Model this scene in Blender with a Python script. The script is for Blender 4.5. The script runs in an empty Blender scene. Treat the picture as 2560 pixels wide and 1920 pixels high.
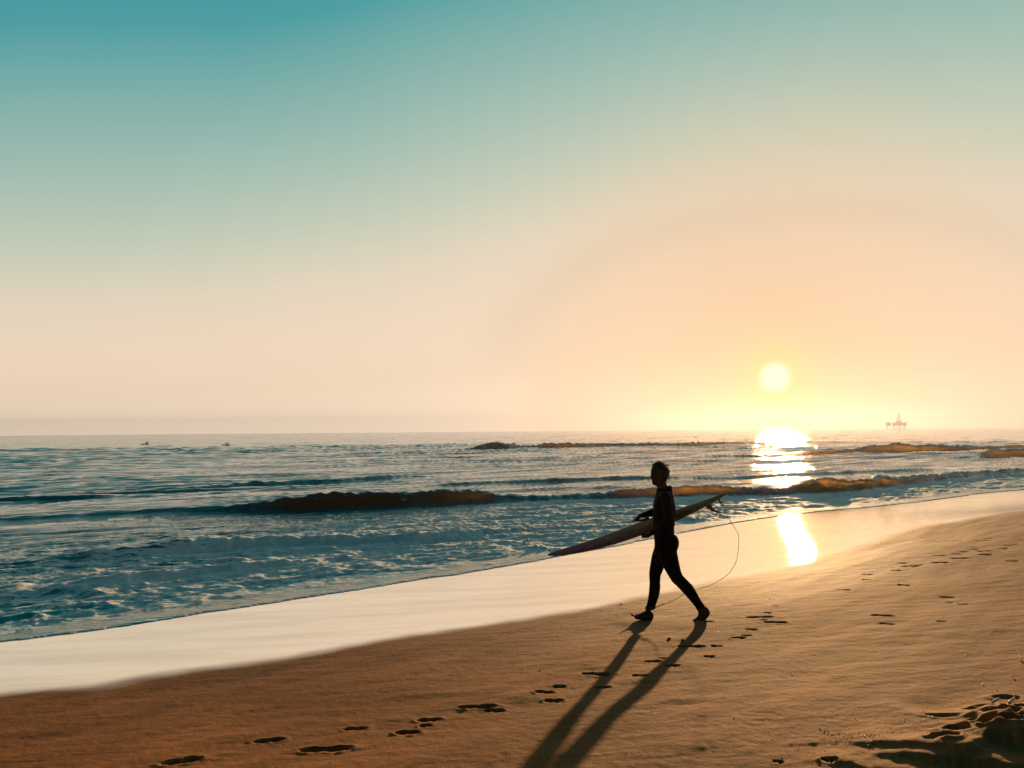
import bpy, bmesh, math, random
import numpy as np
from mathutils import Vector, Matrix

random.seed(4)
rng = np.random.RandomState(11)
S = bpy.context.scene
COL = S.collection
R = math.radians

# ------------------------------------------------------------------ camera
F_PX = 1900.0                    # focal length in pixels of a 2560 x 1920 frame
H = 2.65                         # eye height above sea level
PITCH = math.atan(115 / F_PX)
ROLL = R(-0.45)
cam_d = bpy.data.cameras.new('camera')
cam = bpy.data.objects.new('camera', cam_d)
COL.objects.link(cam)
cam_d.sensor_fit = 'HORIZONTAL'
cam_d.sensor_width = 36.0
cam_d.lens = 36.0 * F_PX / 2560
cam_d.clip_start = 0.1
cam_d.clip_end = 30000
CM = Matrix.Rotation(R(90) + PITCH, 4, 'X') @ Matrix.Rotation(ROLL, 4, 'Z')
cam.matrix_world = Matrix.Translation((0, 0, H)) @ CM
S.camera = cam
CMN = np.array(CM.to_3x3())

# ------------------------------------------------------------------ sky, sun, exposure
SUN_AZ = R(19.1)                 # right of the view direction (+Y)
LAMP_AZ = R(19.4)
SUN_EL_SEEN = R(3.6)
SUN_EL = R(4.5)
EXPO = 0.8
S.view_settings.view_transform = 'Standard'
S.view_settings.look = 'None'
S.view_settings.gamma = 1.0
S.view_settings.use_curve_mapping = False
S.view_settings.exposure = EXPO
S.cycles.use_denoising = True
S.cycles.max_bounces = 6
S.cycles.volume_bounces = 0
S.cycles.caustics_reflective = False
S.cycles.caustics_refractive = False
S.cycles.sample_clamp_indirect = 4.0


def lin(c, k=None):
    """display 0-255 colour to scene-linear before exposure"""
    k = 2 ** -EXPO if k is None else k
    o = []
    for v in c:
        v /= 255.0
        o.append((v / 12.92 if v < 0.04045 else ((v + 0.055) / 1.055) ** 2.4) * k)
    return tuple(o) + (1.0,)


W = bpy.data.worlds.new('World')
S.world = W
W.use_nodes = True


class NT:
    """small helper to write node trees"""
    def __init__(self, tree):
        self.t = tree
        tree.nodes.clear()

    def n(self, typ, **kw):
        nd = self.t.nodes.new(typ)
        for k, v in kw.items():
            if k.startswith('i_'):
                nd.inputs[k[2:].replace('_', ' ')].default_value = v
            else:
                setattr(nd, k, v)
        return nd

    def link(self, a, b):
        self.t.links.new(a, b)

    def val(self, s, x):
        if isinstance(x, (int, float)):
            s.default_value = x
        elif isinstance(x, (tuple, list)):
            s.default_value = x
        else:
            self.link(x, s)

    def math(self, op, a, b=None, c=None, clamp=False):
        nd = self.n('ShaderNodeMath', operation=op, use_clamp=clamp)
        self.val(nd.inputs[0], a)
        if b is not None:
            self.val(nd.inputs[1], b)
        if c is not None:
            self.val(nd.inputs[2], c)
        return nd.outputs[0]

    def mix(self, f, a, b, typ='RGBA', blend='MIX'):
        nd = self.n('ShaderNodeMix', data_type=typ)
        if typ == 'RGBA':
            nd.blend_type = blend
            ia, ib, o = nd.inputs[6], nd.inputs[7], nd.outputs[2]
        else:
            ia, ib, o = nd.inputs[2], nd.inputs[3], nd.outputs[0]
        self.val(nd.inputs[0], f)
        self.val(ia, a)
        self.val(ib, b)
        return o

    def smooth(self, x, lo, hi, a=0.0, b=1.0):
        nd = self.n('ShaderNodeMapRange', interpolation_type='SMOOTHSTEP')
        self.val(nd.inputs['Value'], x)
        self.val(nd.inputs['From Min'], lo)
        self.val(nd.inputs['From Max'], hi)
        self.val(nd.inputs['To Min'], a)
        self.val(nd.inputs['To Max'], b)
        return nd.outputs[0]

    def ramp(self, f, stops, interp='LINEAR'):
        nd = self.n('ShaderNodeValToRGB')
        cr = nd.color_ramp
        cr.interpolation = interp
        while len(cr.elements) < len(stops):
            cr.elements.new(0.5)
        for e, (p, c) in zip(cr.elements, stops):
            e.position = p
            e.color = c
        self.val(nd.inputs[0], f)
        return nd.outputs[0]

    def noise(self, vec, scale, detail=3.0, rough=0.5, dist=0.0):
        nd = self.n('ShaderNodeTexNoise')
        self.link(vec, nd.inputs['Vector'])
        nd.inputs['Scale'].default_value = scale
        nd.inputs['Detail'].default_value = detail
        nd.inputs['Roughness'].default_value = rough
        nd.inputs['Distortion'].default_value = dist
        return nd.outputs[0]


def build_world():
    k = NT(W.node_tree)
    tc = k.n('ShaderNodeTexCoord')
    sep = k.n('ShaderNodeSeparateXYZ')
    k.link(tc.outputs['Generated'], sep.inputs[0])
    elev = k.math('MULTIPLY', k.math('ARCSINE', sep.outputs[2]), 180 / math.pi)
    elev = k.math('MAXIMUM', elev, 0.0)
    sd = Vector((math.sin(SUN_AZ) * math.cos(SUN_EL_SEEN), math.cos(SUN_AZ) * math.cos(SUN_EL_SEEN), math.sin(SUN_EL_SEEN)))
    dot = k.n('ShaderNodeVectorMath', operation='DOT_PRODUCT')
    k.link(tc.outputs['Generated'], dot.inputs[0])
    dot.inputs[1].default_value = sd
    th = k.math('MULTIPLY', k.math('ARCCOSINE', k.math('MINIMUM', dot.outputs['Value'], 0.9999999)), 180 / math.pi)
    # the sky deepens with height, and sooner the farther it lies from the sun
    p = k.math('MULTIPLY', elev, k.math('ADD', 1.0, k.math('DIVIDE', th, 30.0)))
    wob = k.noise(tc.outputs['Generated'], 2.2, 2.0)
    p = k.math('MULTIPLY', p, k.math('ADD', 0.93, k.math('MULTIPLY', wob, 0.14)))
    p = k.math('DIVIDE', p, 220.0, clamp=True)
    stops = [(0, (255, 233, 208)), (7, (255, 228, 200)), (14, (252, 226, 199)), (23, (238, 222, 198)), (32, (206, 213, 191)),
             (42, (176, 201, 186)), (50, (154, 191, 181)), (60, (122, 179, 174)), (70, (78, 164, 168)),
             (90, (48, 153, 161)), (115, (34, 120, 134)), (150, (24, 90, 106)), (220, (16, 60, 76))]
    base = k.ramp(p, [(q / 220.0, lin(c, 2 ** -EXPO * (1.16 if q == 0 else 1.0))) for q, c in stops])
    # warm aureole round the sun
    g = k.math('POWER', 2.718, k.math('MULTIPLY', k.math('POWER', k.math('DIVIDE', th, 11.5), 2.0), -1.0))
    c1 = k.mix(k.math('MULTIPLY', g, 0.68), base, lin((200, 158, 126)))
    # pale warm rim that closes the aureole
    ring = k.math('POWER', 2.718, k.math('MULTIPLY', k.math('POWER', k.math('DIVIDE', k.math('SUBTRACT', th, 13.5), 5.0), 2.0), -1.0))
    c1 = k.mix(k.math('MULTIPLY', ring, 0.22), c1, lin((250, 212, 172)))
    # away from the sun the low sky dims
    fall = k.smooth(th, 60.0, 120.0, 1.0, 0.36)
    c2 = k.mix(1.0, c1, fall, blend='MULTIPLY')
    # thin far cloud streaks just above the horizon
    mp = k.n('ShaderNodeMapping')
    mp.inputs['Scale'].default_value = (3.0, 3.0, 90.0)
    k.link(tc.outputs['Generated'], mp.inputs[0])
    st = k.smooth(k.noise(mp.outputs[0], 1.6, 4.0, 0.55), 0.56, 0.75)
    band = k.math('MULTIPLY', k.smooth(elev, 1.5, 3.0), k.smooth(elev, 5.0, 9.0, 1.0, 0.0))
    c2 = k.mix(k.math('MULTIPLY', k.math('MULTIPLY', st, band), 0.22), c2, lin((255, 236, 205)))
    # broad flattened arc of thin high haze standing over the sun
    az = k.math('MULTIPLY', k.math('ARCTAN2', sep.outputs[0], sep.outputs[1]), 180 / math.pi)
    da = k.math('DIVIDE', k.math('SUBTRACT', az, math.degrees(SUN_AZ)), 1.75)
    de = k.math('SUBTRACT', elev, math.degrees(SUN_EL_SEEN))
    arc = k.math('SQRT', k.math('ADD', k.math('MULTIPLY', da, da), k.math('MULTIPLY', de, de)))
    arc = k.math('ADD', arc, k.math('MULTIPLY', k.noise(tc.outputs['Generated'], 5.0, 3.0), 1.2))
    inside = k.smooth(arc, 9.5, 12.3, 1.0, 0.0)
    dim = k.math('POWER', 2.718, k.math('MULTIPLY', k.math('POWER', k.math('DIVIDE', k.math('SUBTRACT', arc, 12.2), 1.3), 2.0), -1.0))
    dim = k.math('MULTIPLY', dim, k.smooth(elev, 3.0, 8.0))
    c2 = k.mix(k.math('MULTIPLY', inside, 0.16), c2, lin((252, 208, 166)))
    c2 = k.mix(k.math('MULTIPLY', dim, 0.16), c2, lin((206, 180, 150)))
    # sun disc, blown out, with a yellow rim
    rim = k.smooth(th, 0.8, 4.2, 1.0, 0.0)
    c3 = k.mix(k.math('MULTIPLY', rim, 0.6), c2, lin((240, 205, 130)))
    disc = k.smooth(th, 0.50, 1.40, 1.0, 0.0)
    c4 = k.mix(disc, c3, lin((254, 238, 214), 0.60))
    sky = k.n('ShaderNodeTexSky', sky_type='NISHITA')
    sky.sun_disc = False
    sky.sun_elevation = SUN_EL
    sky.sun_rotation = SUN_AZ
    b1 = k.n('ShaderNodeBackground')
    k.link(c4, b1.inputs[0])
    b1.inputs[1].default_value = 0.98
    b2 = k.n('ShaderNodeBackground')
    k.link(sky.outputs[0], b2.inputs[0])
    b2.inputs[1].default_value = 0.05
    mx = k.n('ShaderNodeMixShader')
    mx.inputs[0].default_value = 0.08
    k.link(b1.outputs[0], mx.inputs[1])
    k.link(b2.outputs[0], mx.inputs[2])
    out = k.n('ShaderNodeOutputWorld')
    k.link(mx.outputs[0], out.inputs[0])


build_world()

sun_d = bpy.data.lights.new('sun', 'SUN')
sun_d.energy = 5.0
sun_d.color = (1.0, 0.61, 0.28)
sun_d.angle = R(0.9)
sun = bpy.data.objects.new('sun', sun_d)
COL.objects.link(sun)
sdir = Vector((math.sin(LAMP_AZ) * math.cos(SUN_EL), math.cos(LAMP_AZ) * math.cos(SUN_EL), math.sin(SUN_EL)))
sun.rotation_euler = sdir.to_track_quat('Z', 'Y').to_euler()
sun.location = (6, 16, 8)


# ------------------------------------------------------------------ helpers
def ray(sx, sy):
    d = CMN @ np.array([(sx - 1280) / F_PX, -(sy - 960) / F_PX, -1.0])
    return d


def on_level(sx, sy, z=0.0):
    d = ray(sx, sy)
    t = (z - H) / d[2]
    return np.array([0, 0, H]) + d * t


def tag(o, label=None, cat=None, group=None, kind=None):
    if label:
        o['label'] = label
    if cat:
        o['category'] = cat
    if group:
        o['group'] = group
    if kind:
        o['kind'] = kind
    return o


def link_mesh(name, me, mat=None, parent=None):
    o = bpy.data.objects.new(name, me)
    COL.objects.link(o)
    if mat:
        me.materials.append(mat)
    if parent:
        o.parent = parent
    return o


def obj(name, bm, mat, parent=None, smooth=True):
    me = bpy.data.meshes.new(name)
    bm.to_mesh(me)
    bm.free()
    if smooth:
        me.polygons.foreach_set('use_smooth', [True] * len(me.polygons))
    return link_mesh(name, me, mat, parent)


def thing(name, label, cat, loc=(0, 0, 0), group=None):
    o = bpy.data.objects.new(name, None)
    o.empty_display_size = 0.1
    COL.objects.link(o)
    o.location = loc
    return tag(o, label, cat, group)


PERM = np.concatenate([np.random.RandomState(s).permutation(4096) for s in (3,)])


def perlin(x, y, seed=0):
    xi = np.floor(x).astype(np.int64)
    yi = np.floor(y).astype(np.int64)
    xf = x - xi
    yf = y - yi

    def g(ix, iy, dx, dy):
        h = PERM[(ix + PERM[(iy + seed * 131) & 4095]) & 4095] * (2 * math.pi / 4096)
        return np.cos(h) * dx + np.sin(h) * dy
    u = xf * xf * xf * (xf * (xf * 6 - 15) + 10)
    v = yf * yf * yf * (yf * (yf * 6 - 15) + 10)
    a = g(xi, yi, xf, yf)
    b = g(xi + 1, yi, xf - 1, yf)
    c = g(xi, yi + 1, xf, yf - 1)
    d = g(xi + 1, yi + 1, xf - 1, yf - 1)
    return (a + u * (b - a) + v * ((c + u * (d - c)) - (a + u * (b - a)))) * 1.5


def sstep(x, a, b):
    t = np.clip((x - a) / (b - a), 0, 1)
    return t * t * (3 - 2 * t)


def spline(xk, yk):
    """monotone-ish cubic through knots, linear outside"""
    xk = np.array(xk, float)
    yk = np.array(yk, float)
    i = np.argsort(xk)
    xk, yk = xk[i], yk[i]
    m = np.gradient(yk, xk)

    def f(x):
        x = np.asarray(x, float)
        j = np.clip(np.searchsorted(xk, x) - 1, 0, len(xk) - 2)
        h = xk[j + 1] - xk[j]
        t = np.clip((x - xk[j]) / h, 0, 1)
        r = ((2 * t**3 - 3 * t**2 + 1) * yk[j] + (t**3 - 2 * t**2 + t) * h * m[j]
             + (-2 * t**3 + 3 * t**2) * yk[j + 1] + (t**3 - t**2) * h * m[j + 1])
        r = r + np.where(x < xk[0], (x - xk[0]) * m[0], 0) + np.where(x > xk[-1], (x - xk[-1]) * m[-1], 0)
        return r
    return f


def polar_mesh(name, angs, rads, zfun):
    """ground sheet: rows of rising radius, finer near the visitor's path"""
    A, RR = np.meshgrid(angs, rads)
    x = (RR * np.sin(A)).ravel()
    y = (RR * np.cos(A)).ravel()
    z, attrs = zfun(x, y)
    nr, na = len(rads), len(angs)
    idx = np.arange(nr * na).reshape(nr, na)
    q = np.stack([idx[:-1, :-1], idx[:-1, 1:], idx[1:, 1:], idx[1:, :-1]], -1).reshape(-1, 4)[:, ::-1]
    me = bpy.data.meshes.new(name)
    me.vertices.add(len(x))
    me.vertices.foreach_set('co', np.stack([x, y, z], -1).astype(np.float32).ravel())
    me.loops.add(q.size)
    me.loops.foreach_set('vertex_index', q.ravel().astype(np.int32))
    me.polygons.add(len(q))
    me.polygons.foreach_set('loop_start', np.arange(0, q.size, 4, dtype=np.int32))
    me.polygons.foreach_set('use_smooth', np.ones(len(q), bool))
    me.update(calc_edges=True)
    for k, v in attrs.items():
        at = me.attributes.new(k, 'FLOAT', 'POINT')
        at.data.foreach_set('value', v.astype(np.float32))
    return me


# ------------------------------------------------------------------ the shore
NX, NY = -0.717, 0.697           # towards the sea
TX, TY = 0.697, 0.717            # along the shore, away from the visitor


def uv(x, y):
    return TX * x + TY * y, NX * x + NY * y


_wl = [(-260, 1640), (0, 1606), (102, 1596), (203, 1582), (305, 1569), (407, 1553), (508, 1533), (610, 1517), (712, 1506), (814, 1487), (900, 1475),
       (980, 1460), (1070, 1447), (1142, 1438), (1233, 1424), (1323, 1405), (1400, 1394), (1500, 1373), (1600, 1353), (1700, 1336), (1770, 1319), (1848, 1306),
       (1933, 1290), (2050, 1279), (2166, 1270), (2264, 1259), (2380, 1245), (2478, 1232), (2560, 1225)]
_p = [on_level(a, b) for a, b in _wl]
_u, _v = zip(*[uv(p[0], p[1]) for p in _p])
_k = np.array([1, 4, 6, 4, 1]) / 16.0
_v = list(_v[:2]) + list(np.convolve(_v, _k, 'valid')) + list(_v[-2:])
_uu = list(_u) + [_u[-1] + 25, _u[-1] + 80, _u[-1] + 300]
_vv = list(_v) + [_v[-1] - 3.5, _v[-1] - 10, _v[-1] - 30]
_uu = [_u[0] - 200, _u[0] - 12] + _uu
_vv = [_v[0] + 4, _v[0] + 0.4] + _vv
VW = spline(_uu, _vv)
SLOPE = 0.09


def inland(x, y):
    u, v = uv(x, y)
    return VW(u) - v


def sand_plain(x, y):
    d = inland(np.asarray(x, float), np.asarray(y, float))
    t = np.clip((d - 1) / 4, 0, 1)
    steep = 0.062 * (4 * (t**3 - t**4 / 2) + np.clip(d - 5, 0, None))       # gentle by the water, steeper above
    up = 0.046 * np.minimum(d, 13) + np.minimum(steep, 0.062 * 10) + 0.9 * (1 - np.exp(-np.clip(d - 13, 0, None) * 0.108 / 0.9))
    dn = -3.0 * (1 - np.exp(d * 0.05 / 3.0))
    return np.where(d >= 0, up, dn)


def on_sand(sx, sy):
    """where the line of sight through a picture point meets the plain sand"""
    d = ray(sx, sy)
    lo, hi = 1.0, 80.0
    for _ in range(50):
        m = 0.5 * (lo + hi)
        q = np.array([0, 0, H]) + d * m
        if q[2] > sand_plain(q[0], q[1]):
            lo = m
        else:
            hi = m
    return np.array([0, 0, H]) + d * lo


# wet / dry boundary measured along the shore
_wb = [(-200, 1775), (0, 1738), (200, 1720), (400, 1690), (700, 1645), (900, 1610), (1100, 1576), (1300, 1548), (1500, 1513), (1700, 1474),
       (1850, 1440), (2000, 1402), (2150, 1360), (2300, 1318), (2430, 1296), (2560, 1276)]
_wu, _wd = [], []
for a, b in _wb:
    q = on_sand(a, b)
    _wu.append(uv(q[0], q[1])[0])
    _wd.append(float(inland(q[0], q[1])))
_wu = [_wu[0] - 100] + _wu + [_wu[-1] + 40, _wu[-1] + 200]
_wd = [_wd[0]] + _wd + [_wd[-1] + 0.2, _wd[-1] + 0.2]
WETD = spline(_wu, _wd)

# footprints: picture position, picture length, tilt (deg), depth (m), kind
FOOT = []


def z6(x, y):
    return 900 + x / 2.458, 1500 + y / 2.458


def z5(x, y):
    return x / 2.458, 1360 + y / 2.458


def z7(x, y):
    return 1700 + x / 2.572, 1400 + y / 2.572


def z4(x, y):
    return 1700 + x / 2.572, 1020 + y / 2.572


for fx, fy, ln, dp in [(1130, 562, 118, 3.0), (1222, 526, 80, 2.0), (1192, 612, 118, 2.2), (720, 656, 225, 3.0), (825, 678, 130, 2.0),
                       (424, 738, 145, 2.6), (292, 815, 145, 3.4), (402, 772, 75, 2.2), (1452, 446, 190, 2.6), (1490, 531, 105, 2.2),
                       (1720, 460, 95, 2.8), (1802, 371, 100, 2.6), (1860, 350, 48, 1.5), (1915, 401, 98, 2.0), (2036, 279, 165, 2.4),
                       (2190, 277, 70, 2.0), (2146, 344, 66, 2.2)]:
    FOOT.append((*z6(fx, fy), ln / 2.458, dp))
for fx, fy, ln, dp in [(1652, 1212, 165, 2.8), (2000, 1263, 290, 3.6), (1112, 1340, 195, 3.2), (2180, 1137, 140, 2.4)]:
    FOOT.append((*z5(fx, fy), ln / 2.458, dp))
for fx, fy, ln, dp in [(515, 368, 172, 1.6), (612, 402, 140, 2.8), (535, 388, 40, 1.8), (565, 343, 48, 1.6), (613, 300, 38, 1.2), (460, 443, 72, 1.8),
                       (375, 494, 90, 2.6), (425, 480, 60, 2.2), (185, 397, 64, 1.6), (1300, 356, 135, 1.5), (1205, 92, 68, 1.6),
                       (1200, 128, 62, 1.6), (1050, 195, 90, 1.1), (1395, 66, 68, 1.3), (1675, 19, 92, 1.8), (1480, 41, 110, 1.0), (1720, 236, 84, 1.4),
                       (1685, 395, 64, 1.0), (1330, 405, 90, 1.0), (1730, 270, 50, .8), (1820, 284, 60, .8), (2140, 8, 60, 1.8),
                       (630, 1300, 60, 1.8), (960, 1296, 90, 3.0), (1440, 157, 80, .8)]:
    FOOT.append((*z7(fx, fy), ln / 2.572, dp))
for fx, fy, ln, dp in [(1680, 996, 95, 2.0), (1800, 969, 105, 2.0), (1967, 946, 72, 2.0), (1962, 924, 84, 2.0), (2082, 905, 48, 1.8),
                       (1672, 950, 64, 1.2), (1830, 926, 44, 1.5), (1895, 910, 44, 1.5), (1520, 1010, 90, 1.0), (1755, 853, 100, .9), (1940, 853, 90, .9),
                       (1985, 840, 50, 1.6), (2110, 884, 44, 1.2), (2160, 879, 44, 1.2), (2190, 850, 40, 1.2), (1430, 997, 70, .9), (1640, 857, 70, .7),
                       (2135, 985, 50, 1.6), (1780, 940, 50, 1.0), (1880, 892, 36, 1.2)]:
    FOOT.append((*z4(fx, fy), ln / 2.572, dp))


def z8(x, y):
    return 2060 + x / 4.424, 1700 + y / 4.424


HOLES = [(1990, 468, 165, 62, .075), (2122, 424, 92, 36, .055), (1490, 604, 130, 40, .05), (1790, 585, 130, 42, .055), (2070, 625, 125, 32, .05),
         (1372, 716, 105, 42, .06), (1780, 312, 95, 28, .035), (2020, 192, 120, 28, .03), (1660, 528, 60, 14, .015), (2190, 560, 70, 24, .04),
         (1650, 350, 90, 22, .02), (1330, 415, 190, 30, .022), (2190, 340, 60, 24, .03), (1240, 730, 120, 24, .02)]
RIDGES = [  # crest line, height, far width, near width
    ([(280, 700), (420, 693), (600, 722), (850, 752), (1100, 758), (1350, 792), (1440, 832), (1560, 842)], .024, .30, .05),
    ([(480, 850), (620, 842), (800, 852), (1000, 846), (1200, 882), (1450, 917), (1720, 934), (1900, 960)], .027, .22, .05),
    ([(1560, 840), (1700, 768), (1830, 708), (1950, 712), (2080, 700), (2212, 722), (2400, 740)], .055, .45, .10),
    ([(700, 290), (900, 392), (1100, 450), (1350, 472), (1600, 452), (1850, 412), (2050, 385), (2300, 360)], .030, .22, .55),
    ([(1620, 680), (1780, 668), (1900, 632), (2050, 660), (2200, 690)], .03, .15, .10),
    ([(1650, 560), (1800, 548), (1950, 530), (2212, 505)], .022, .12, .12),
    ([(-80, 890), (20, 878), (120, 915), (260, 925), (380, 960)], .020, .15, .05),
]
WRACK = [  # thin low tide lines
    ([z6(900, 975), z6(1300, 962), z6(1500, 965), z6(1850, 972), z6(1980, 955), z6(2100, 930), z6(2212, 912)], .007),
    ([z7(-20, 1246), z7(100, 1220), z7(250, 1208), z7(420, 1200)], .006),
    ([z7(200, 1236), z7(350, 1240), z7(490, 1246)], .006),
    ([z7(700, 1190), z7(850, 1180), z7(950, 1170), z7(1080, 1160)], .008),
]
SWALES = [(z6(330, 635), 120, 14, .018), (z6(1000, 645), 130, 16, .022), (z6(160, 780), 110, 12, .014), (z6(540, 600), 90, 8, .010), (z6(1420, 425), 80, 10, .014),
          (z5(1500, 1240), 160, 14, .014), (z7(1350, 540), 190, 10, .010), (z7(1330, 405), 130, 9, .012), (z7(560, 1040), 80, 30, .012),
          (z7(1020, 800), 50, 22, .018), (z7(100, 1060), 120, 22, .010), (z7(1500, 920), 150, 12, .010), (z7(1700, 500), 160, 8, .010),
          (z7(2050, 500), 60, 14, .014), (z6(1700, 520), 130, 7, .008), (z6(1980, 640), 140, 8, .010)]

SCALE_G = None


def ground_frame(sx, sy):
    """ground point plus metres per picture pixel across, and along the line of sight"""
    q = on_sand(sx, sy)
    q2 = on_sand(sx, sy + 4)
    r = math.hypot(q[0], q[1])
    across = math.hypot(r, H - q[2]) / F_PX
    deep = math.hypot(q[0] - q2[0], q[1] - q2[1]) / 4
    return q, across, deep, math.atan2(q[0], q[1])


def sand_z(x, y):
    d = inland(x, y)
    z = sand_plain(x, y)
    wetd = WETD(uv(x, y)[0])
    dry = sstep(d, wetd - 0.2, wetd + 0.7)
    u, v = uv(x, y)
    # long soft undulation along the shore and wind-combed ripples
    z = z + (0.003 + 0.015 * dry) * perlin(u * 0.23, v * 0.55, 1) * sstep(d, 0.5, 4)
    z = z + dry * (0.011 * perlin(u * 0.55 + 3, v * 1.6, 2) + 0.0045 * perlin(u * 0.9, v * 4.2, 3))
    X, Y = x, y
    z = z + dry * 0.0030 * perlin(X * 2.1 + 5, Y * 6.5, 4)
    z = z + dry * 0.0018 * perlin(X * 9, Y * 16, 5) + dry * 0.0012 * perlin(X * 21, Y * 30, 6)
    r = np.hypot(x, y)
    ang = np.arctan2(x, y)
    # trampled dry sand close by on the right
    tr = sstep(ang, 0.40, 0.56) * (1 - sstep(r, 5.0, 6.3)) * sstep(r, 2, 3)
    z = z + tr * (0.020 * perlin(x * 2.6, y * 3.2, 7) + 0.010 * np.abs(perlin(x * 6, y * 7, 8)))

    for (px, py) in ((955, 1551), (1415, 1579)):
        q = on_sand(1340 + px / 3.607, 1120 + py / 3.607)
        w = np.exp(-(((x - q[0])**2 + (y - q[1])**2) / 0.30**2)**2)
        z = z * (1 - w) + sand_plain(x, y) * w

    def local(q, rad):
        return np.nonzero((np.abs(x - q[0]) < rad) & (np.abs(y - q[1]) < rad))[0]

    def rotated(i, q, a):
        dx, dy = x[i] - q[0], y[i] - q[1]
        return dx * math.cos(a) - dy * math.sin(a), dx * math.sin(a) + dy * math.cos(a)

    for c, (sx, sy, ln, dp) in enumerate(FOOT):
        q, ac, de, a = ground_frame(sx, sy)
        L = min(ln * ac, 0.42)
        hl = L / 2
        hw = max(0.045, min(0.062, L * 0.24)) if L > 0.12 else max(0.028, L * 0.36)
        i = local(q, L + 0.25)
        if not len(i):
            continue
        e, f = rotated(i, q, a + (0.20 if c % 2 else 0.30))
        s = e / hl
        wobble = 0.006 * perlin(e * 11 + c, f * 13, 9) + 0.004 * perlin(e * 30 + c, f * 30, 16)
        fw = hw * (1.0 - 0.32 * np.exp(-((s + 0.05) / 0.3)**2) + 0.12 * np.exp(-((s - 0.55) / 0.35)**2)) + wobble
        rr = np.sqrt(s**2 + (f / fw)**2)
        t = 1 - sstep(rr, 0.72, 1.05)
        heel = 0.8 + 0.55 * np.exp(-((s - 0.6) / 0.30)**2) + 0.40 * np.exp(-((s + 0.6) / 0.25)**2)
        rim = np.exp(-((rr - 1.22) / 0.20)**2)
        z[i] += -t * dp * 0.0105 * heel + rim * dp * 0.0016 * (1 + perlin(e * 20 + c, f * 20, 10))
    for (hx, hy, wx, wy, dp) in HOLES:
        q, ac, de, a = ground_frame(*z8(hx, hy))
        hl, hw = wx / 4.424 * ac, max(wy / 4.424 * de * 1.0, 0.05)
        i = local(q, 3 * max(hl, hw))
        e, f = rotated(i, q, a)
        wob = 1 + 0.22 * perlin(e * 7, f * 7, 11)
        rr = np.sqrt((e / hl)**2 + (f / hw)**2) * wob
        z[i] += -dp * (1 - sstep(rr, 0.25, 1.05)) + dp * 0.28 * np.exp(-((rr - 1.25) / 0.3)**2)
    for pts, A, wf, wn in RIDGES:
        qa, qr = [], []
        for (px, py) in pts:
            q = on_sand(*z8(px, py))
            qa.append(math.atan2(q[0], q[1]))
            qr.append(math.hypot(q[0], q[1]))
        i = np.nonzero((ang > qa[0] - 0.06) & (ang < qa[-1] + 0.10) & (r < 7) & (r > 2))[0]
        crest = np.interp(ang[i], qa, qr) + 0.035 * perlin(ang[i] * 60, ang[i] * 0 + A * 100, 12) + 0.015 * perlin(ang[i] * 170, ang[i] * 0 + A * 77, 13)
        s = r[i] - crest
        ends = sstep(ang[i], qa[0] - 0.03, qa[0] + 0.05) * (1 - sstep(ang[i], qa[-1] - 0.02, qa[-1] + 0.06))
        h = np.where(s > 0, np.exp(-(s / wf)**2), np.exp(-(s / wn)**2))
        z[i] += A * ends * h
    for pts, A in WRACK:
        qs = [on_sand(*p) for p in pts]
        qa = [math.atan2(q[0], q[1]) for q in qs]
        qr = [math.hypot(q[0], q[1]) for q in qs]
        i = np.nonzero((ang > qa[0]) & (ang < qa[-1]) & (r < 8))[0]
        s = r[i] - (np.interp(ang[i], qa, qr) + 0.02 * perlin(ang[i] * 90, ang[i] * 0, 14))
        z[i] += 0.45 * A * (0.6 + 0.8 * np.abs(perlin(ang[i] * 45, ang[i] * 0 + 3, 15))) * np.where(s > 0, np.exp(-(s / 0.10)**2), np.exp(-(s / 0.018)**2))
    for (pp, wx, wy, A) in SWALES:
        q, ac, de, a = ground_frame(*pp)
        hl, hw = wx / 2.5 * ac, wy / 2.5 * de * 1.3
        i = local(q, 3.2 * max(hl, hw))
        e, f = rotated(i, q, a)
        hw = hw * 1.7
        z[i] += 0.36 * A * (-np.exp(-(e / hl)**2 - (f / hw)**2) + np.exp(-(e / hl)**2 - ((f - 1.9 * hw) / hw)**2))
    return z


def sand_fun(x, y):
    z = sand_z(x, y)
    d = inland(x, y)
    u, v = uv(x, y)
    wetd = WETD(u)
    e = d - wetd + 0.16 * perlin(u * 0.7, v * 0.9, 20) + 0.07 * perlin(u * 2.5, v * 3.0, 21)
    wet = 1 - sstep(e, -0.25, 0.30)
    damp = 1 - sstep(d - wetd + 0.5 * perlin(u * 0.3, v * 0.6, 22), 0.0, 3.2)
    return z, {'wet': wet, 'damp': damp}


angs = np.concatenate([np.linspace(-180, -47, 60, endpoint=False), np.linspace(-47, 47, 840, endpoint=False), np.linspace(47, 180, 61)])
rads = np.concatenate([np.linspace(0.05, 2.6, 14, endpoint=False), 2.6 * np.exp(np.linspace(0, 1, 620, endpoint=False) * math.log(26 / 2.6)),
                       26 * np.exp(np.linspace(0, 1, 70, endpoint=False) * math.log(90 / 26)), 90 * np.exp(np.linspace(0, 1, 24) * math.log(1380 / 90))])
beach_me = polar_mesh('beach', np.radians(angs), rads, sand_fun)


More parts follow.
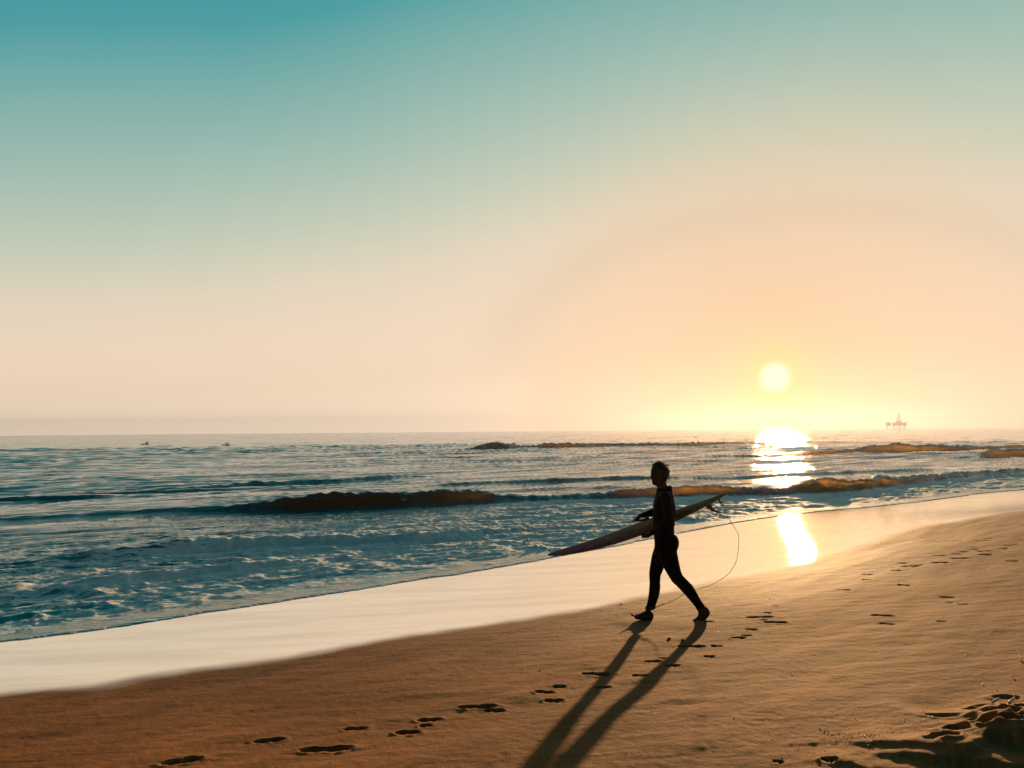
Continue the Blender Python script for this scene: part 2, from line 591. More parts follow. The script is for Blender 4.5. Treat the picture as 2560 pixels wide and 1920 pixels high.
def sand_mat():
    m = bpy.data.materials.new('beach_sand')
    m.use_nodes = True
    k = NT(m.node_tree)
    tc = k.n('ShaderNodeTexCoord').outputs['Object']
    wet = k.n('ShaderNodeAttribute', attribute_name='wet').outputs['Fac']
    damp = k.n('ShaderNodeAttribute', attribute_name='damp').outputs['Fac']
    grain = k.noise(tc, 420, 2, 0.6)
    mott = k.noise(tc, 3.2, 5, 0.6)
    spk = k.noise(tc, 95, 3, 0.75)
    c = k.mix(mott, (0.325, 0.118, 0.031, 1), (0.415, 0.160, 0.045, 1))
    c = k.mix(k.smooth(grain, 0.30, 0.75), k.mix(1.0, c, (0.62, 0.60, 0.58, 1), blend='MULTIPLY'), k.mix(1.0, c, (1.25, 1.25, 1.25, 1), blend='MULTIPLY'))
    c = k.mix(k.smooth(spk, 0.30, 0.72), k.mix(1.0, c, (0.74, 0.72, 0.70, 1), blend='MULTIPLY'), k.mix(1.0, c, (1.2, 1.2, 1.2, 1), blend='MULTIPLY'))
    c = k.mix(k.smooth(k.noise(tc, 70, 2, 0.7), 0.70, 0.76), c, (0.10, 0.055, 0.03, 1))
    patch = k.noise(tc, 0.7, 5, 0.62, 0.6)
    c = k.mix(k.smooth(patch, 0.36, 0.66), k.mix(1.0, c, (0.72, 0.68, 0.64, 1), blend='MULTIPLY'), c)
    c = k.mix(k.math('MULTIPLY', damp, 0.45), c, k.mix(1.0, c, (0.62, 0.58, 0.55, 1), blend='MULTIPLY'))
    c = k.mix(k.math('MULTIPLY', wet, 0.7), c, (0.22, 0.135, 0.08, 1))
    pr = k.n('ShaderNodeBsdfPrincipled')
    k.link(c, pr.inputs['Base Color'])
    rough = k.mix(damp, 0.9, 0.75, 'FLOAT')
    k.link(rough, pr.inputs['Roughness'])
    pr.inputs['Specular IOR Level'].default_value = 0.10
    hgt = k.math('ADD', k.math('MULTIPLY', k.noise(tc, 60, 4, 0.6), 0.6), k.math('MULTIPLY', grain, 0.25))
    hgt = k.math('ADD', hgt, k.math('MULTIPLY', k.noise(tc, 16, 3, 0.55), 1.3))
    bump = k.n('ShaderNodeBump')
    bump.inputs['Distance'].default_value = 0.0065
    k.link(hgt, bump.inputs['Height'])
    k.link(k.mix(wet, 0.8, 0.03, 'FLOAT'), bump.inputs['Strength'])
    k.link(bump.outputs[0], pr.inputs['Normal'])
    mr = k.n('ShaderNodeMapping')
    mr.inputs['Rotation'].default_value = (0, 0, R(-45))
    mr.inputs['Scale'].default_value = (0.5, 5.0, 1)
    k.link(tc, mr.inputs[0])
    rip = k.n('ShaderNodeBump')
    rip.inputs['Strength'].default_value = 1.0
    rip.inputs['Distance'].default_value = 0.0025
    k.link(k.math('ADD', k.noise(mr.outputs[0], 2.2, 4, 0.6), k.math('MULTIPLY', k.noise(tc, 13, 3, 0.6), 0.8)), rip.inputs['Height'])
    gl = k.n('ShaderNodeBsdfGlossy')
    gl.inputs['Color'].default_value = (0.95, 0.92, 0.87, 1)
    mp = k.n('ShaderNodeMapping')
    mp.inputs['Rotation'].default_value = (0, 0, R(-45))
    mp.inputs['Scale'].default_value = (0.35, 2.0, 1)
    k.link(tc, mp.inputs[0])
    film = k.noise(mp.outputs[0], 1.0, 4, 0.55)
    k.link(k.mix(film, 0.01, 0.035, 'FLOAT'), gl.inputs['Roughness'])
    k.link(rip.outputs[0], gl.inputs['Normal'])
    mx = k.n('ShaderNodeMixShader')
    k.link(k.math('MULTIPLY', wet, k.smooth(film, 0.38, 0.70, 0.94, 0.80)), mx.inputs[0])
    k.link(pr.outputs[0], mx.inputs[1])
    k.link(gl.outputs[0], mx.inputs[2])
    out = k.n('ShaderNodeOutputMaterial')
    k.link(mx.outputs[0], out.inputs[0])
    return m


beach = link_mesh('beach', beach_me, sand_mat())
tag(beach, kind='structure')

# ------------------------------------------------------------------ the sea
CX, CY = 0.88, 0.475             # along the wave crests
MX, MY = -0.475, 0.88            # out to sea


def qm(x, y):
    return CX * x + CY * y, MX * x + MY * y


WAVES = []


def wave(pts, fw=0.9, bw=1.7, tk=0.8):
    """pts: picture x, picture y of the wave's foot, height in metres, crest foam"""
    rows = []
    for sx, sy, A, fo in pts:
        p = on_level(sx, sy)
        q, m = qm(p[0], p[1])
        rows.append((q, m, A, fo))
    rows.sort()
    q, m, A, fo = zip(*rows)
    WAVES.append((q, spline(q, m), np.array(A), np.array(fo), fw, bw, tk))


wave([(-700, 1350, .04, 0), (-300, 1330, .06, 0), (0, 1314, .08, 0), (300, 1300, .10, 0), (560, 1290, .15, 0), (690, 1288, .38, .25), (780, 1287, .48, .3), (900, 1281, .50, .25),
      (1010, 1276, .47, .25), (1120, 1268, .46, .3), (1210, 1262, .40, .4), (1260, 1258, .22, .5), (1400, 1253, .12, .4), (1550, 1246, .20, .3), (1700, 1240, .34, .3), (1800, 1238, .30, .4),
      (1900, 1236, .22, .4), (2000, 1233, .26, .35), (2050, 1231, .42, .35), (2100, 1229, .50, .3), (2160, 1225, .34, .35), (2230, 1216, .38, .55), (2300, 1207, .28, .7), (2400, 1197, .26, .6),
      (2560, 1182, .2, .5), (2900, 1160, .2, .3)])
wave([(1700, 1148, .1, 0), (1950, 1143, .25, 0), (2060, 1140, .45, .1), (2130, 1138, .50, .5), (2200, 1136, .62, .6), (2270, 1134, .85, .5), (2310, 1133, .62, .5), (2370, 1131, .70, .7), (2420, 1129, .5, .8),
      (2470, 1127, .3, .5), (2600, 1122, .4, .2), (2800, 1118, .2, 0)])
wave([(900, 1136, .1, 0), (1130, 1130, .2, 0), (1185, 1128, .4, .2), (1230, 1126, .85, .5), (1275, 1124.5, .8, .6), (1310, 1122, .45, .5), (1370, 1120.5, .6, .6), (1450, 1119, .65, .6), (1540, 1117, .55, .7),
      (1630, 1115.5, .5, .7), (1740, 1114, .6, .3), (1900, 1111, .3, 0)])
wave([(2420, 1150, .1, 0), (2480, 1147, .3, .3), (2520, 1145, .62, .5), (2570, 1142, .6, .6), (2700, 1138, .3, .2)])
wave([(100, 1124, .2, 0), (240, 1121, .55, 0), (320, 1120, .75, 0), (400, 1118.5, .6, 0), (500, 1116, .2, 0)])
wave([(-200, 1440, .05, 0), (60, 1420, .10, .1), (300, 1398, .16, .3), (430, 1385, .20, .4), (600, 1372, .16, .4), (850, 1362, .12, .4), (1050, 1356, .16, .4), (1250, 1335, .12, .5), (1420, 1318, .06, .4)], fw=1.6, bw=6)
wave([(-200, 1530, .05, .2), (0, 1500, .08, .4), (200, 1478, .10, .5), (420, 1450, .08, .5), (700, 1420, .07, .6), (1000, 1385, .05, .5)], fw=2.0, bw=6)
wave([(1000, 1225, .05, 0), (1250, 1216, .14, 0), (1400, 1210, .2, 0), (1560, 1204, .2, 0), (1750, 1198, .1, 0), (2000, 1188, .2, .1), (2200, 1180, .15, .2), (2400, 1172, .05, .1)], fw=1.5)
wave([(200, 1236, .05, 0), (480, 1222, .10, 0), (700, 1210, .15, 0), (860, 1204, .13, 0), (1000, 1197, .15, 0), (1150, 1190, .1, 0)], fw=1.5)
wave([(-200, 1262, .1, 0), (60, 1252, .13, 0), (300, 1244, .13, 0), (420, 1240, .1, 0)], fw=1.5)
PATCH = [(75, 1563, 26, 10, .045), (105, 1548, 14, 10, .06), (60, 1578, 20, 6, .03), (145, 1556, 22, 8, .04), (215, 1515, 26, 8, .05), (262, 1518, 22, 8, .05), (190, 1478, 14, 6, .03),
         (245, 1486, 26, 8, .035), (480, 1528, 22, 8, .04), (470, 1540, 30, 8, .03), (160, 1410, 14, 4, .03), (500, 1510, 12, 5, .04), (1345, 1372, 30, 10, .07), (1395, 1376, 22, 8, .07), (1300, 1360, 30, 8, .05), (1230, 1412, 20, 6, .05),
         (1740, 1300, 40, 10, .06), (1800, 1290, 30, 8, .05), (1880, 1270, 40, 8, .04), (840, 1418, 20, 5, .03), (380, 1490, 16, 5, .03)]


def sea_fun(x, y):
    q, m = qm(x, y)
    u, v = uv(x, y)
    r = np.hypot(x, y)
    ds = -(inland(x, y))                      # metres out from the water's edge
    z = np.zeros_like(x)
    foam = np.zeros_like(x)
    silt = np.zeros_like(x)
    thin = np.zeros_like(x)
    clear = np.zeros_like(x)
    # open-water chop: crests are sharper than troughs
    outer = sstep(ds, 5.0, 14.0)
    far = 1 - 0.6 * sstep(r, 600, 2500)
    wx = 0.9 * perlin(q * 0.13, m * 0.2, 30)
    wy = 0.9 * perlin(q * 0.13 + 9, m * 0.2, 31)

    def crest(fq, fm, seed):
        n = perlin((q + wx) * fq, (m + wy) * fm, seed)
        return (1 - np.abs(n) * 1.6) - 0.55
    gust = 0.75 + 0.5 * perlin(q * 0.035, m * 0.06, 32)
    chop = (0.085 * crest(0.045, 0.16, 33) + 0.085 * crest(0.08, 0.42, 34) + 0.060 * crest(0.14, 1.0, 35)
            + 0.034 * crest(0.26, 2.3, 36) * (r < 160) + 0.014 * crest(0.8, 4.6, 37) * (r < 60))
    z += 1.9 * outer * gust * chop * (0.8 + 0.9 * sstep(r, 30, 110)) * (0.35 + 0.65 * far)
    z += 0.16 * outer * perlin(q * 0.02, m * 0.055, 38) * (1 + sstep(r, 60, 200)) * far
    # inshore wash: low, broken
    inner = (1 - outer) * sstep(ds, 0.0, 1.6)
    z += inner * (0.060 * crest(0.26, 0.75, 40) + 0.048 * crest(0.65, 1.7, 41) + 0.040 * crest(1.5, 3.6, 42) + 0.022 * crest(3.6, 7.0, 43))
    for qk, mf, Ak, fk, fw, bw, tk in WAVES:
        i = np.nonzero((q > qk[0]) & (q < qk[-1]))[0]
        qi = q[i]
        A = np.interp(qi, qk, Ak)
        fo = np.interp(qi, qk, fk)
        sc = max(Ak.max(), 0.3)
        jig = 1 + 0.13 * perlin(qi / (2.6 * sc + 0.6), qi * 0, 50) + 0.16 * perlin(qi / (0.8 * sc + 0.2), qi * 0 + 5, 51) + 0.09 * perlin(qi / (0.3 * sc + 0.1), qi * 0 + 15, 49)
        A = A * jig * sstep(qi, qk[0], qk[0] + 3) * (1 - sstep(qi, qk[-1] - 3, qk[-1]))
        wf = fw * A + 0.10
        wb = bw * A + 0.5
        s = m[i] - mf(qi) + 0.18 * sc * perlin(qi / (1.7 * sc + 0.4), qi * 0 + 8, 52) - wf
        h = np.where(s < 0, np.exp(-2.3 * (s / wf)**2 * (1 + 0.5 * np.abs(s / wf))), np.exp(-(s / wb)**2 * 1.6))
        z[i] += A * h
        z[i] += 0.05 * sc * h * sstep(A, .1, .3) * perlin(q[i] * 1.3 / sc, m[i] * 5 / sc, 48)
        face = np.where(s < 0.02, np.exp(-1.2 * ((s + 0.45 * wf) / (0.75 * wf))**2), 0) * sstep(A, 0.14, 0.5)
        silt[i] = np.maximum(silt[i], face)
        back = np.where(s >= 0, np.exp(-(s / (0.8 * wb))**2), 1.0) * np.where(s < 0, sstep(s, -1.5 * wf, -0.5 * wf), 1.0) * sstep(A, 0.12, 0.4)
        clear[i] = np.maximum(clear[i], back * sstep(s, 0.0, 0.35 * wf) * tk * (0.05 + 0.95 * sstep(x[i] / y[i], -0.12, 0.14)))
        thin[i] = np.maximum(thin[i], back * tk * (0.16 + 0.84 * sstep(x[i] / y[i], -0.15, 0.12)))
        lip = np.exp(-((s - 0.15 * wf) / (0.22 * wf + 0.05))**2) + 0.5 * np.exp(-((s - 0.5 * wb) / (0.7 * wb))**2) * (fo > 0.3)
        foam[i] = np.maximum(foam[i], fo * lip)
        thread = np.exp(-((s - 0.12 * wf) / (0.10 * wf + 0.02))**2) * sstep(A, 0.1, 0.3) * sstep(perlin(qi / (0.9 * sc), qi * 0 + 25, 46), -0.05, 0.5)
        foam[i] = np.maximum(foam[i], 1.05 * thread)
        drape = np.where(s < 0.2 * wf, np.exp(-((s + 0.6 * wf) / (0.9 * wf + 0.2))**2), 0) * (0.08 + 0.26 * perlin(qi / (0.7 * sc), s * 2.5, 45))
        foam[i] = np.maximum(foam[i], np.clip(drape, 0, 0.6))
        lump = np.abs(perlin(x[i] * 2.2 / (0.5 + sc), y[i] * 2.2 / (0.5 + sc), 53)) * fo * lip
        z[i] += 0.22 * sc * lump
    def thin_band(q_, m_):
        qk, mf, Ak, fk, fw, bw, tk = WAVES[0]
        return np.exp(-((m_ - mf(q_) - 0.35) / 0.8)**2) * (q_ > qk[0])
    # lacy foam between the breaker and the edge, thicker towards the right
    along = sstep(u, 2.0, 15.0)
    zone = (1 - 0.85 * thin_band(q, m)) * sstep(ds, -0.2, 0.5) * (1 - sstep(ds, 4.2 + 1.5 * along, 8.5 + 3.0 * along))
    patchy = 0.5 + 0.8 * perlin(q * 0.16, m * 0.34, 54)
    foam = np.maximum(foam, zone * np.clip(0.20 + 0.34 * along + 0.50 * patchy, 0, 0.85))
    # the breaking fringe at the edge
    wob = 0.10 * perlin(u * 0.6, v * 0 + 2, 57) + 0.045 * perlin(u * 2.3, v * 0 + 4, 58) + 0.03 * perlin(u * 6, v * 0 + 7, 59) + 0.015 * perlin(u * 16, v * 0 + 9, 60)
    de = ds + wob
    edge = np.exp(-(np.maximum(de - 0.10, 0) / 0.30)**2) * (de > -0.02) * np.clip(0.66 + 0.7 * perlin(u * 0.9, v * 0.3, 55) + 0.4 * perlin(u * 3.1, v * 2.0, 47), 0.1, 1)
    foam = np.maximum(foam, edge * 1.0)
    z += np.clip(edge, 0, 1) * 0.012 * np.abs(perlin(u * 9, v * 9, 62)) * (de > 0)
    for sx, sy, wx_, wy_, hh in PATCH:
        p = on_level(sx, sy)
        rr = math.hypot(p[0], p[1])
        ac = rr / F_PX
        hl, hw = wx_ * ac, max(wy_ * ac * rr / H * 0.5, 0.10)
        a = math.atan2(p[0], p[1])
        i = np.nonzero((np.abs(x - p[0]) < 1.6) & (np.abs(y - p[1]) < 1.6))[0]
        dx, dy = x[i] - p[0], y[i] - p[1]
        e, f = dx * math.cos(a) - dy * math.sin(a), dx * math.sin(a) + dy * math.cos(a)
        g = np.exp(-(e / hl)**2 - (f / hw)**2)
        foam[i] = np.maximum(foam[i], 1.1 * g)
        z[i] += g * hh * (0.5 + 1.3 * np.abs(perlin(x[i] * 9, y[i] * 9, 56)))
    # swash edge: a thin lip of water on the sand
    bed = sand_plain(x, y)
    lipz = 0.008 * np.clip(de / 0.12, 0, 1) + 0.003 * np.exp(-((de - 0.12) / 0.1)**2)
    z = np.where(de > 0, np.maximum(z * sstep(de, 0.0, 1.2), 0) * 0 + z * sstep(de, 0.0, 1.2) + np.maximum(bed, 0) + lipz, bed - 0.08 - 0.1 * np.clip(-de, 0, 3))
    shallow = 1 - sstep(ds, 0.0, 7.0)
    return z, {'foam': np.clip(foam, 0, 1.2), 'silt': silt, 'thin': thin, 'clear': clear, 'shallow': shallow}


angs = np.concatenate([np.linspace(-120, -47, 40, endpoint=False), np.linspace(-47, 47, 840, endpoint=False), np.linspace(47, 72, 16)])
rads = np.concatenate([6.0 * np.exp(np.linspace(0, 1, 330, endpoint=False) * math.log(26 / 6.0)), 26 * np.exp(np.linspace(0, 1, 330, endpoint=False) * math.log(150 / 26)),
                       150 * np.exp(np.linspace(0, 1, 60, endpoint=False) * math.log(700 / 150)), 700 * np.exp(np.linspace(0, 1, 24) * math.log(1400 / 700))])
sea_me = polar_mesh('sea_water', np.radians(angs), rads, sea_fun)


def sea_mat():
    m = bpy.data.materials.new('sea_water')
    m.use_nodes = True
    k = NT(m.node_tree)
    tc = k.n('ShaderNodeTexCoord').outputs['Object']
    mp = k.n('ShaderNodeMapping')
    mp.inputs['Rotation'].default_value = (0, 0, -math.atan2(CY, CX))
    k.link(tc, mp.inputs[0])
    mp2 = k.n('ShaderNodeMapping')
    mp2.inputs['Scale'].default_value = (0.18, 1.0, 1.0)
    k.link(mp.outputs[0], mp2.inputs[0])
    P = mp2.outputs[0]
    foam = k.n('ShaderNodeAttribute', attribute_name='foam').outputs['Fac']
    silt = k.n('ShaderNodeAttribute', attribute_name='silt').outputs['Fac']
    shal = k.n('ShaderNodeAttribute', attribute_name='shallow').outputs['Fac']
    # lace: ridged noise, warped
    warp = k.n('ShaderNodeTexNoise')
    k.link(P, warp.inputs['Vector'])
    warp.inputs['Scale'].default_value = 1.6
    wv = k.n('ShaderNodeVectorMath', operation='SCALE')
    k.link(warp.outputs['Color'], wv.inputs[0])
    wv.inputs['Scale'].default_value = 0.9
    pw = k.n('ShaderNodeVectorMath', operation='ADD')
    k.link(P, pw.inputs[0])
    k.link(wv.outputs[0], pw.inputs[1])

    def ridged(scale, det):
        n = k.noise(pw.outputs[0], scale, det, 0.55)
        return k.math('SUBTRACT', 1.0, k.math('MULTIPLY', k.math('ABSOLUTE', k.math('SUBTRACT', n, 0.5)), 5.0), clamp=True)
    r1 = ridged(1.8, 3)
    r2 = ridged(5.5, 3)
    r3 = k.noise(pw.outputs[0], 14, 3, 0.6)
    r4 = ridged(15, 2)
    lace = k.math('ADD', k.math('ADD', k.math('MULTIPLY', r1, 0.22), k.math('MULTIPLY', r2, 0.34)), k.math('ADD', k.math('MULTIPLY', r4, 0.26), k.math('MULTIPLY', r3, 0.24)))
    f0 = k.math('SUBTRACT', k.math('ADD', lace, foam), 1.0)
    fm = k.math('MULTIPLY', k.smooth(f0, 0.0, 0.12), k.smooth(foam, 0.02, 0.2))
    deep = k.mix(shal, (0.006, 0.140, 0.175, 1), (0.05, 0.40, 0.44, 1))
    body = k.mix(silt, deep, (0.060, 0.036, 0.010, 1))
    pr = k.n('ShaderNodeBsdfPrincipled')
    pr.inputs['Roughness'].default_value = 0.035
    pr.inputs['IOR'].default_value = 1.34
    b1 = k.noise(P, 3.2, 4, 0.6)
    b2 = k.noise(P, 0.8, 4, 0.6)
    hg = k.math('ADD', k.math('MULTIPLY', b1, 0.45), k.math('MULTIPLY', b2, 1.0))
    hg = k.math('ADD', hg, k.math('MULTIPLY', k.noise(P, 11, 3, 0.6), 0.25))
    hg = k.math('ADD', hg, k.math('MULTIPLY', k.noise(P, 0.16, 3, 0.6), 7.0))
    bump = k.n('ShaderNodeBump')
    bump.inputs['Strength'].default_value = 0.8
    bump.inputs['Distance'].default_value = 0.12
    k.link(hg, bump.inputs['Height'])
    k.link(bump.outputs[0], pr.inputs['Normal'])
    fo = k.n('ShaderNodeBsdfPrincipled')
    fo.inputs['Base Color'].default_value = (0.90, 0.88, 0.87, 1)
    fo.inputs['Roughness'].default_value = 0.75
    fb = k.n('ShaderNodeBump')
    fb.inputs['Strength'].default_value = 0.45
    fb.inputs['Distance'].default_value = 0.05
    k.link(lace, fb.inputs['Height'])
    k.link(fb.outputs[0], fo.inputs['Normal'])
    thin = k.n('ShaderNodeAttribute', attribute_name='thin').outputs['Fac']
    k.link(body, pr.inputs['Base Color'])
    tr = k.n('ShaderNodeBsdfTranslucent')
    tr.inputs['Color'].default_value = (0.97, 0.76, 0.42, 1)
    m0 = k.n('ShaderNodeMixShader')
    k.link(k.math('MULTIPLY', thin, 1.2, clamp=True), m0.inputs[0])
    k.link(pr.outputs[0], m0.inputs[1])
    k.link(bump.outputs[0], tr.inputs['Normal'])
    k.link(tr.outputs[0], m0.inputs[2])
    # thin water behind the crest lets the low sun through, tinted by the sand it carries
    clear = k.n('ShaderNodeAttribute', attribute_name='clear').outputs['Fac']
    tp = k.n('ShaderNodeBsdfTransparent')
    tp.inputs['Color'].default_value = (1.0, 0.74, 0.40, 1)
    mt = k.n('ShaderNodeMixShader')
    k.link(k.math('MULTIPLY', clear, 0.42), mt.inputs[0])
    k.link(m0.outputs[0], mt.inputs[1])
    k.link(tp.outputs[0], mt.inputs[2])
    m0 = mt
    mx = k.n('ShaderNodeMixShader')
    k.link(fm, mx.inputs[0])
    ft = k.n('ShaderNodeBsdfTranslucent')
    ft.inputs['Color'].default_value = (0.86, 0.82, 0.80, 1)
    k.link(fb.outputs[0], ft.inputs['Normal'])
    m1 = k.n('ShaderNodeMixShader')
    m1.inputs[0].default_value = 0.12
    k.link(fo.outputs[0], m1.inputs[1])
    k.link(ft.outputs[0], m1.inputs[2])
    k.link(m0.outputs[0], mx.inputs[1])
    k.link(m1.outputs[0], mx.inputs[2])
    out = k.n('ShaderNodeOutputMaterial')
    k.link(mx.outputs[0], out.inputs[0])
    return m


sea = link_mesh('sea_water', sea_me, sea_mat())
tag(sea, kind='structure')


# sea mist: one box of air round everything
def haze_mat():
    m = bpy.data.materials.new('sea_mist')
    m.use_nodes = True
    k = NT(m.node_tree)
    v = k.n('ShaderNodeVolumePrincipled')
    v.inputs['Color'].default_value = (0.135, 0.142, 0.19, 1)
    v.inputs['Density'].default_value = 0.0003
    v.inputs['Anisotropy'].default_value = 0.78
    out = k.n('ShaderNodeOutputMaterial')
    k.link(v.outputs[0], out.inputs['Volume'])
    return m


bm = bmesh.new()
bmesh.ops.create_cube(bm, size=1.0)
bmesh.ops.scale(bm, vec=(2900, 2900, 32), verts=bm.verts)
bmesh.ops.translate(bm, vec=(0, 0, 16 - 4.2), verts=bm.verts)
haze = obj('haze', bm, haze_mat(), smooth=False)
tag(haze, kind='stuff')

# ------------------------------------------------------------------ materials for things
def simple_mat(name, col, rough=0.6, spec=0.4, var=0.0, scale=30, bump=0.0, metallic=0.0, sheen=0.0):
    m = bpy.data.materials.new(name)
    m.use_nodes = True
    k = NT(m.node_tree)
    tc = k.n('ShaderNodeTexCoord').outputs['Object']
    pr = k.n('ShaderNodeBsdfPrincipled')
    n = k.noise(tc, scale, 4, 0.6)
    lo = tuple(c * (1 - var) for c in col) + (1,)
    hi = tuple(min(1, c * (1 + var)) for c in col) + (1,)
    k.link(k.mix(n, lo, hi), pr.inputs['Base Color'])
    pr.inputs['Roughness'].default_value = rough
    pr.inputs['Specular IOR Level'].default_value = spec
    pr.inputs['Metallic'].default_value = metallic
    if sheen:
        pr.inputs['Sheen Weight'].default_value = sheen
    if bump:
        b = k.n('ShaderNodeBump')
        b.inputs['Distance'].default_value = bump
        k.link(n, b.inputs['Height'])
        k.link(b.outputs[0], pr.inputs['Normal'])
    out = k.n('ShaderNodeOutputMaterial')
    k.link(pr.outputs[0], out.inputs[0])
    return m


M_SKIN = simple_mat('skin', (0.060, 0.028, 0.015), 0.6, 0.12, 0.2, 40)
M_SUIT = simple_mat('neoprene', (0.003, 0.0018, 0.0014), 0.6, 0.03, 0.3, 60, 0.001)
M_HAIR = simple_mat('hair', (0.040, 0.017, 0.008), 0.7, 0.15, 0.3, 80)
M_CORD = simple_mat('leash_cord', (0.20, 0.10, 0.03), 0.4, 0.4, 0.1, 30)
M_STRAP = simple_mat('strap', (0.02, 0.016, 0.014), 0.7, 0.3, 0.2, 80)

# ------------------------------------------------------------------ the surfer
FOOTP = on_sand(1340 + 955 / 3.607, 1120 + 1551 / 3.607)
AZ = math.atan2(FOOTP[0], FOOTP[1])
DEEP = np.array([math.sin(AZ), math.cos(AZ), 0])
SIDE = np.array([math.cos(AZ), -math.sin(AZ), 0])
D0 = float(FOOTP @ DEEP) - 0.085      # the surfer's middle plane


def pt(zx, zy, c=0.0):
    """figure outline point at depth c from the surfer's middle plane, in the surfer's own frame (across, away, up)"""
    d = ray(1340 + zx / 3.607, 1120 + zy / 3.607)
    t = (D0 + c) / float(d @ DEEP)
    p = np.array([0, 0, H]) + d * t
    return Vector((float(p @ SIDE) - float(FOOTP @ SIDE), c, float(p[2]) - float(FOOTP[2])))


surfer = thing('person', 'surfer in a black wetsuit striding barefoot along the sand with a surfboard under the arm', 'person',
               tuple(np.array(FOOTP) - DEEP * 0.085))
surfer.rotation_euler = (0, 0, -AZ)


def tube(bm, rings, nseg=20, inflate=0.0, cap=True):
    """rings: (centre, half axis vector 1, half axis vector 2, superellipse power)"""
    prev = None
    allr = []
    for cen, a1, a2, pw in rings:
        l1, l2 = a1.length, a2.length
        s1, s2 = (l1 + inflate) / max(l1, 1e-6), (l2 + inflate) / max(l2, 1e-6)
        vs = []
        for i in range(nseg):
            t = 2 * math.pi * i / nseg
            ct, st = math.cos(t), math.sin(t)
            x = math.copysign(abs(ct)**(2 / pw), ct)
            y = math.copysign(abs(st)**(2 / pw), st)
            vs.append(bm.verts.new(cen + a1 * (x * s1) + a2 * (y * s2)))
        allr.append(vs)
        if prev:
            for i in range(nseg):
                j = (i + 1) % nseg
                bm.faces.new((prev[i], prev[j], vs[j], vs[i]))
        prev = vs
    if cap:
        bm.faces.new(allr[0][::-1])
        bm.faces.new(allr[-1])
    return allr


def slab(bm, rows, inflate=0.0, c0=None, pw=2.0, nseg=20):
    """rows: ((front x, y), (back x, y), middle depth, half depth): an outline swept through its own sections"""
    rr = []
    for f, b, c, hc in rows:
        pf, pb = pt(f[0], f[1], c), pt(b[0], b[1], c)
        rr.append(((pf + pb) / 2, (pb - pf) / 2, Vector((0, hc, 0)), pw))
    tube(bm, rr, nseg, inflate)


def limb(bm, pts, inflate=0.0, nseg=12, sub=3):
    """pts: (point, radius) joined by a smooth round tube with rounded ends"""
    P = [p for p, r in pts]
    Rr = [r for p, r in pts]
    path, rad = [], []
    n = len(P)
    for i in range(n - 1):
        p0, p1, p2, p3 = P[max(i - 1, 0)], P[i], P[i + 1], P[min(i + 2, n - 1)]
        for j in range(sub):
            t = j / sub
            q = 0.5 * ((2 * p1) + (p2 - p0) * t + (2 * p0 - 5 * p1 + 4 * p2 - p3) * t * t + (3 * p1 - p0 - 3 * p2 + p3) * t**3)
            path.append(q)
            rad.append(Rr[i] + (Rr[i + 1] - Rr[i]) * (3 * t * t - 2 * t**3))
    path.append(P[-1])
    rad.append(Rr[-1])
    t0 = (path[1] - path[0]).normalized()
    t1 = (path[-1] - path[-2]).normalized()
    path = [path[0] - t0 * rad[0] * 0.85, path[0] - t0 * rad[0] * 0.5] + path + [path[-1] + t1 * rad[-1] * 0.5, path[-1] + t1 * rad[-1] * 0.85]
    rad = [rad[0] * 0.45, rad[0] * 0.85] + rad + [rad[-1] * 0.85, rad[-1] * 0.45]
    rings = []
    up = Vector((0, 1, 0.13))
    for i, p in enumerate(path):
        t = (path[min(i + 1, len(path) - 1)] - path[max(i - 1, 0)]).normalized()
        if abs(t.dot(up.normalized())) > 0.93:
            up = Vector((1, 0.1, 0.1))
        a = t.cross(up).normalized()
        b = t.cross(a).normalized()
        rings.append((p, a * rad[i], b * rad[i], 2.0))
    tube(bm, rings, nseg, inflate)


def ball(bm, c, rx, ry, rz):
    r = bmesh.ops.create_uvsphere(bm, u_segments=14, v_segments=9, radius=1.0)
    for v in r['verts']:
        v.co = Vector((v.co.x * rx, v.co.y * ry, v.co.z * rz)) + c


def fuse(name, bm, mat, parent, voxel=0.006, smooth=3):
    bmesh.ops.recalc_face_normals(bm, faces=bm.faces)
    me = bpy.data.meshes.new(name + '_raw')
    bm.to_mesh(me)
    bm.free()
    o = bpy.data.objects.new(name + '_raw', me)
    COL.objects.link(o)
    md = o.modifiers.new('r', 'REMESH')
    md.mode = 'VOXEL'
    md.voxel_size = voxel
    ms = o.modifiers.new('s', 'SMOOTH')
    ms.factor = 0.5
    ms.iterations = smooth
    dg = bpy.context.evaluated_depsgraph_get()
    nm = bpy.data.meshes.new_from_object(o.evaluated_get(dg))
    bpy.data.objects.remove(o)
    nm.name = name
    nm.polygons.foreach_set('use_smooth', [True] * len(nm.polygons))
    return link_mesh(name, nm, mat, parent)


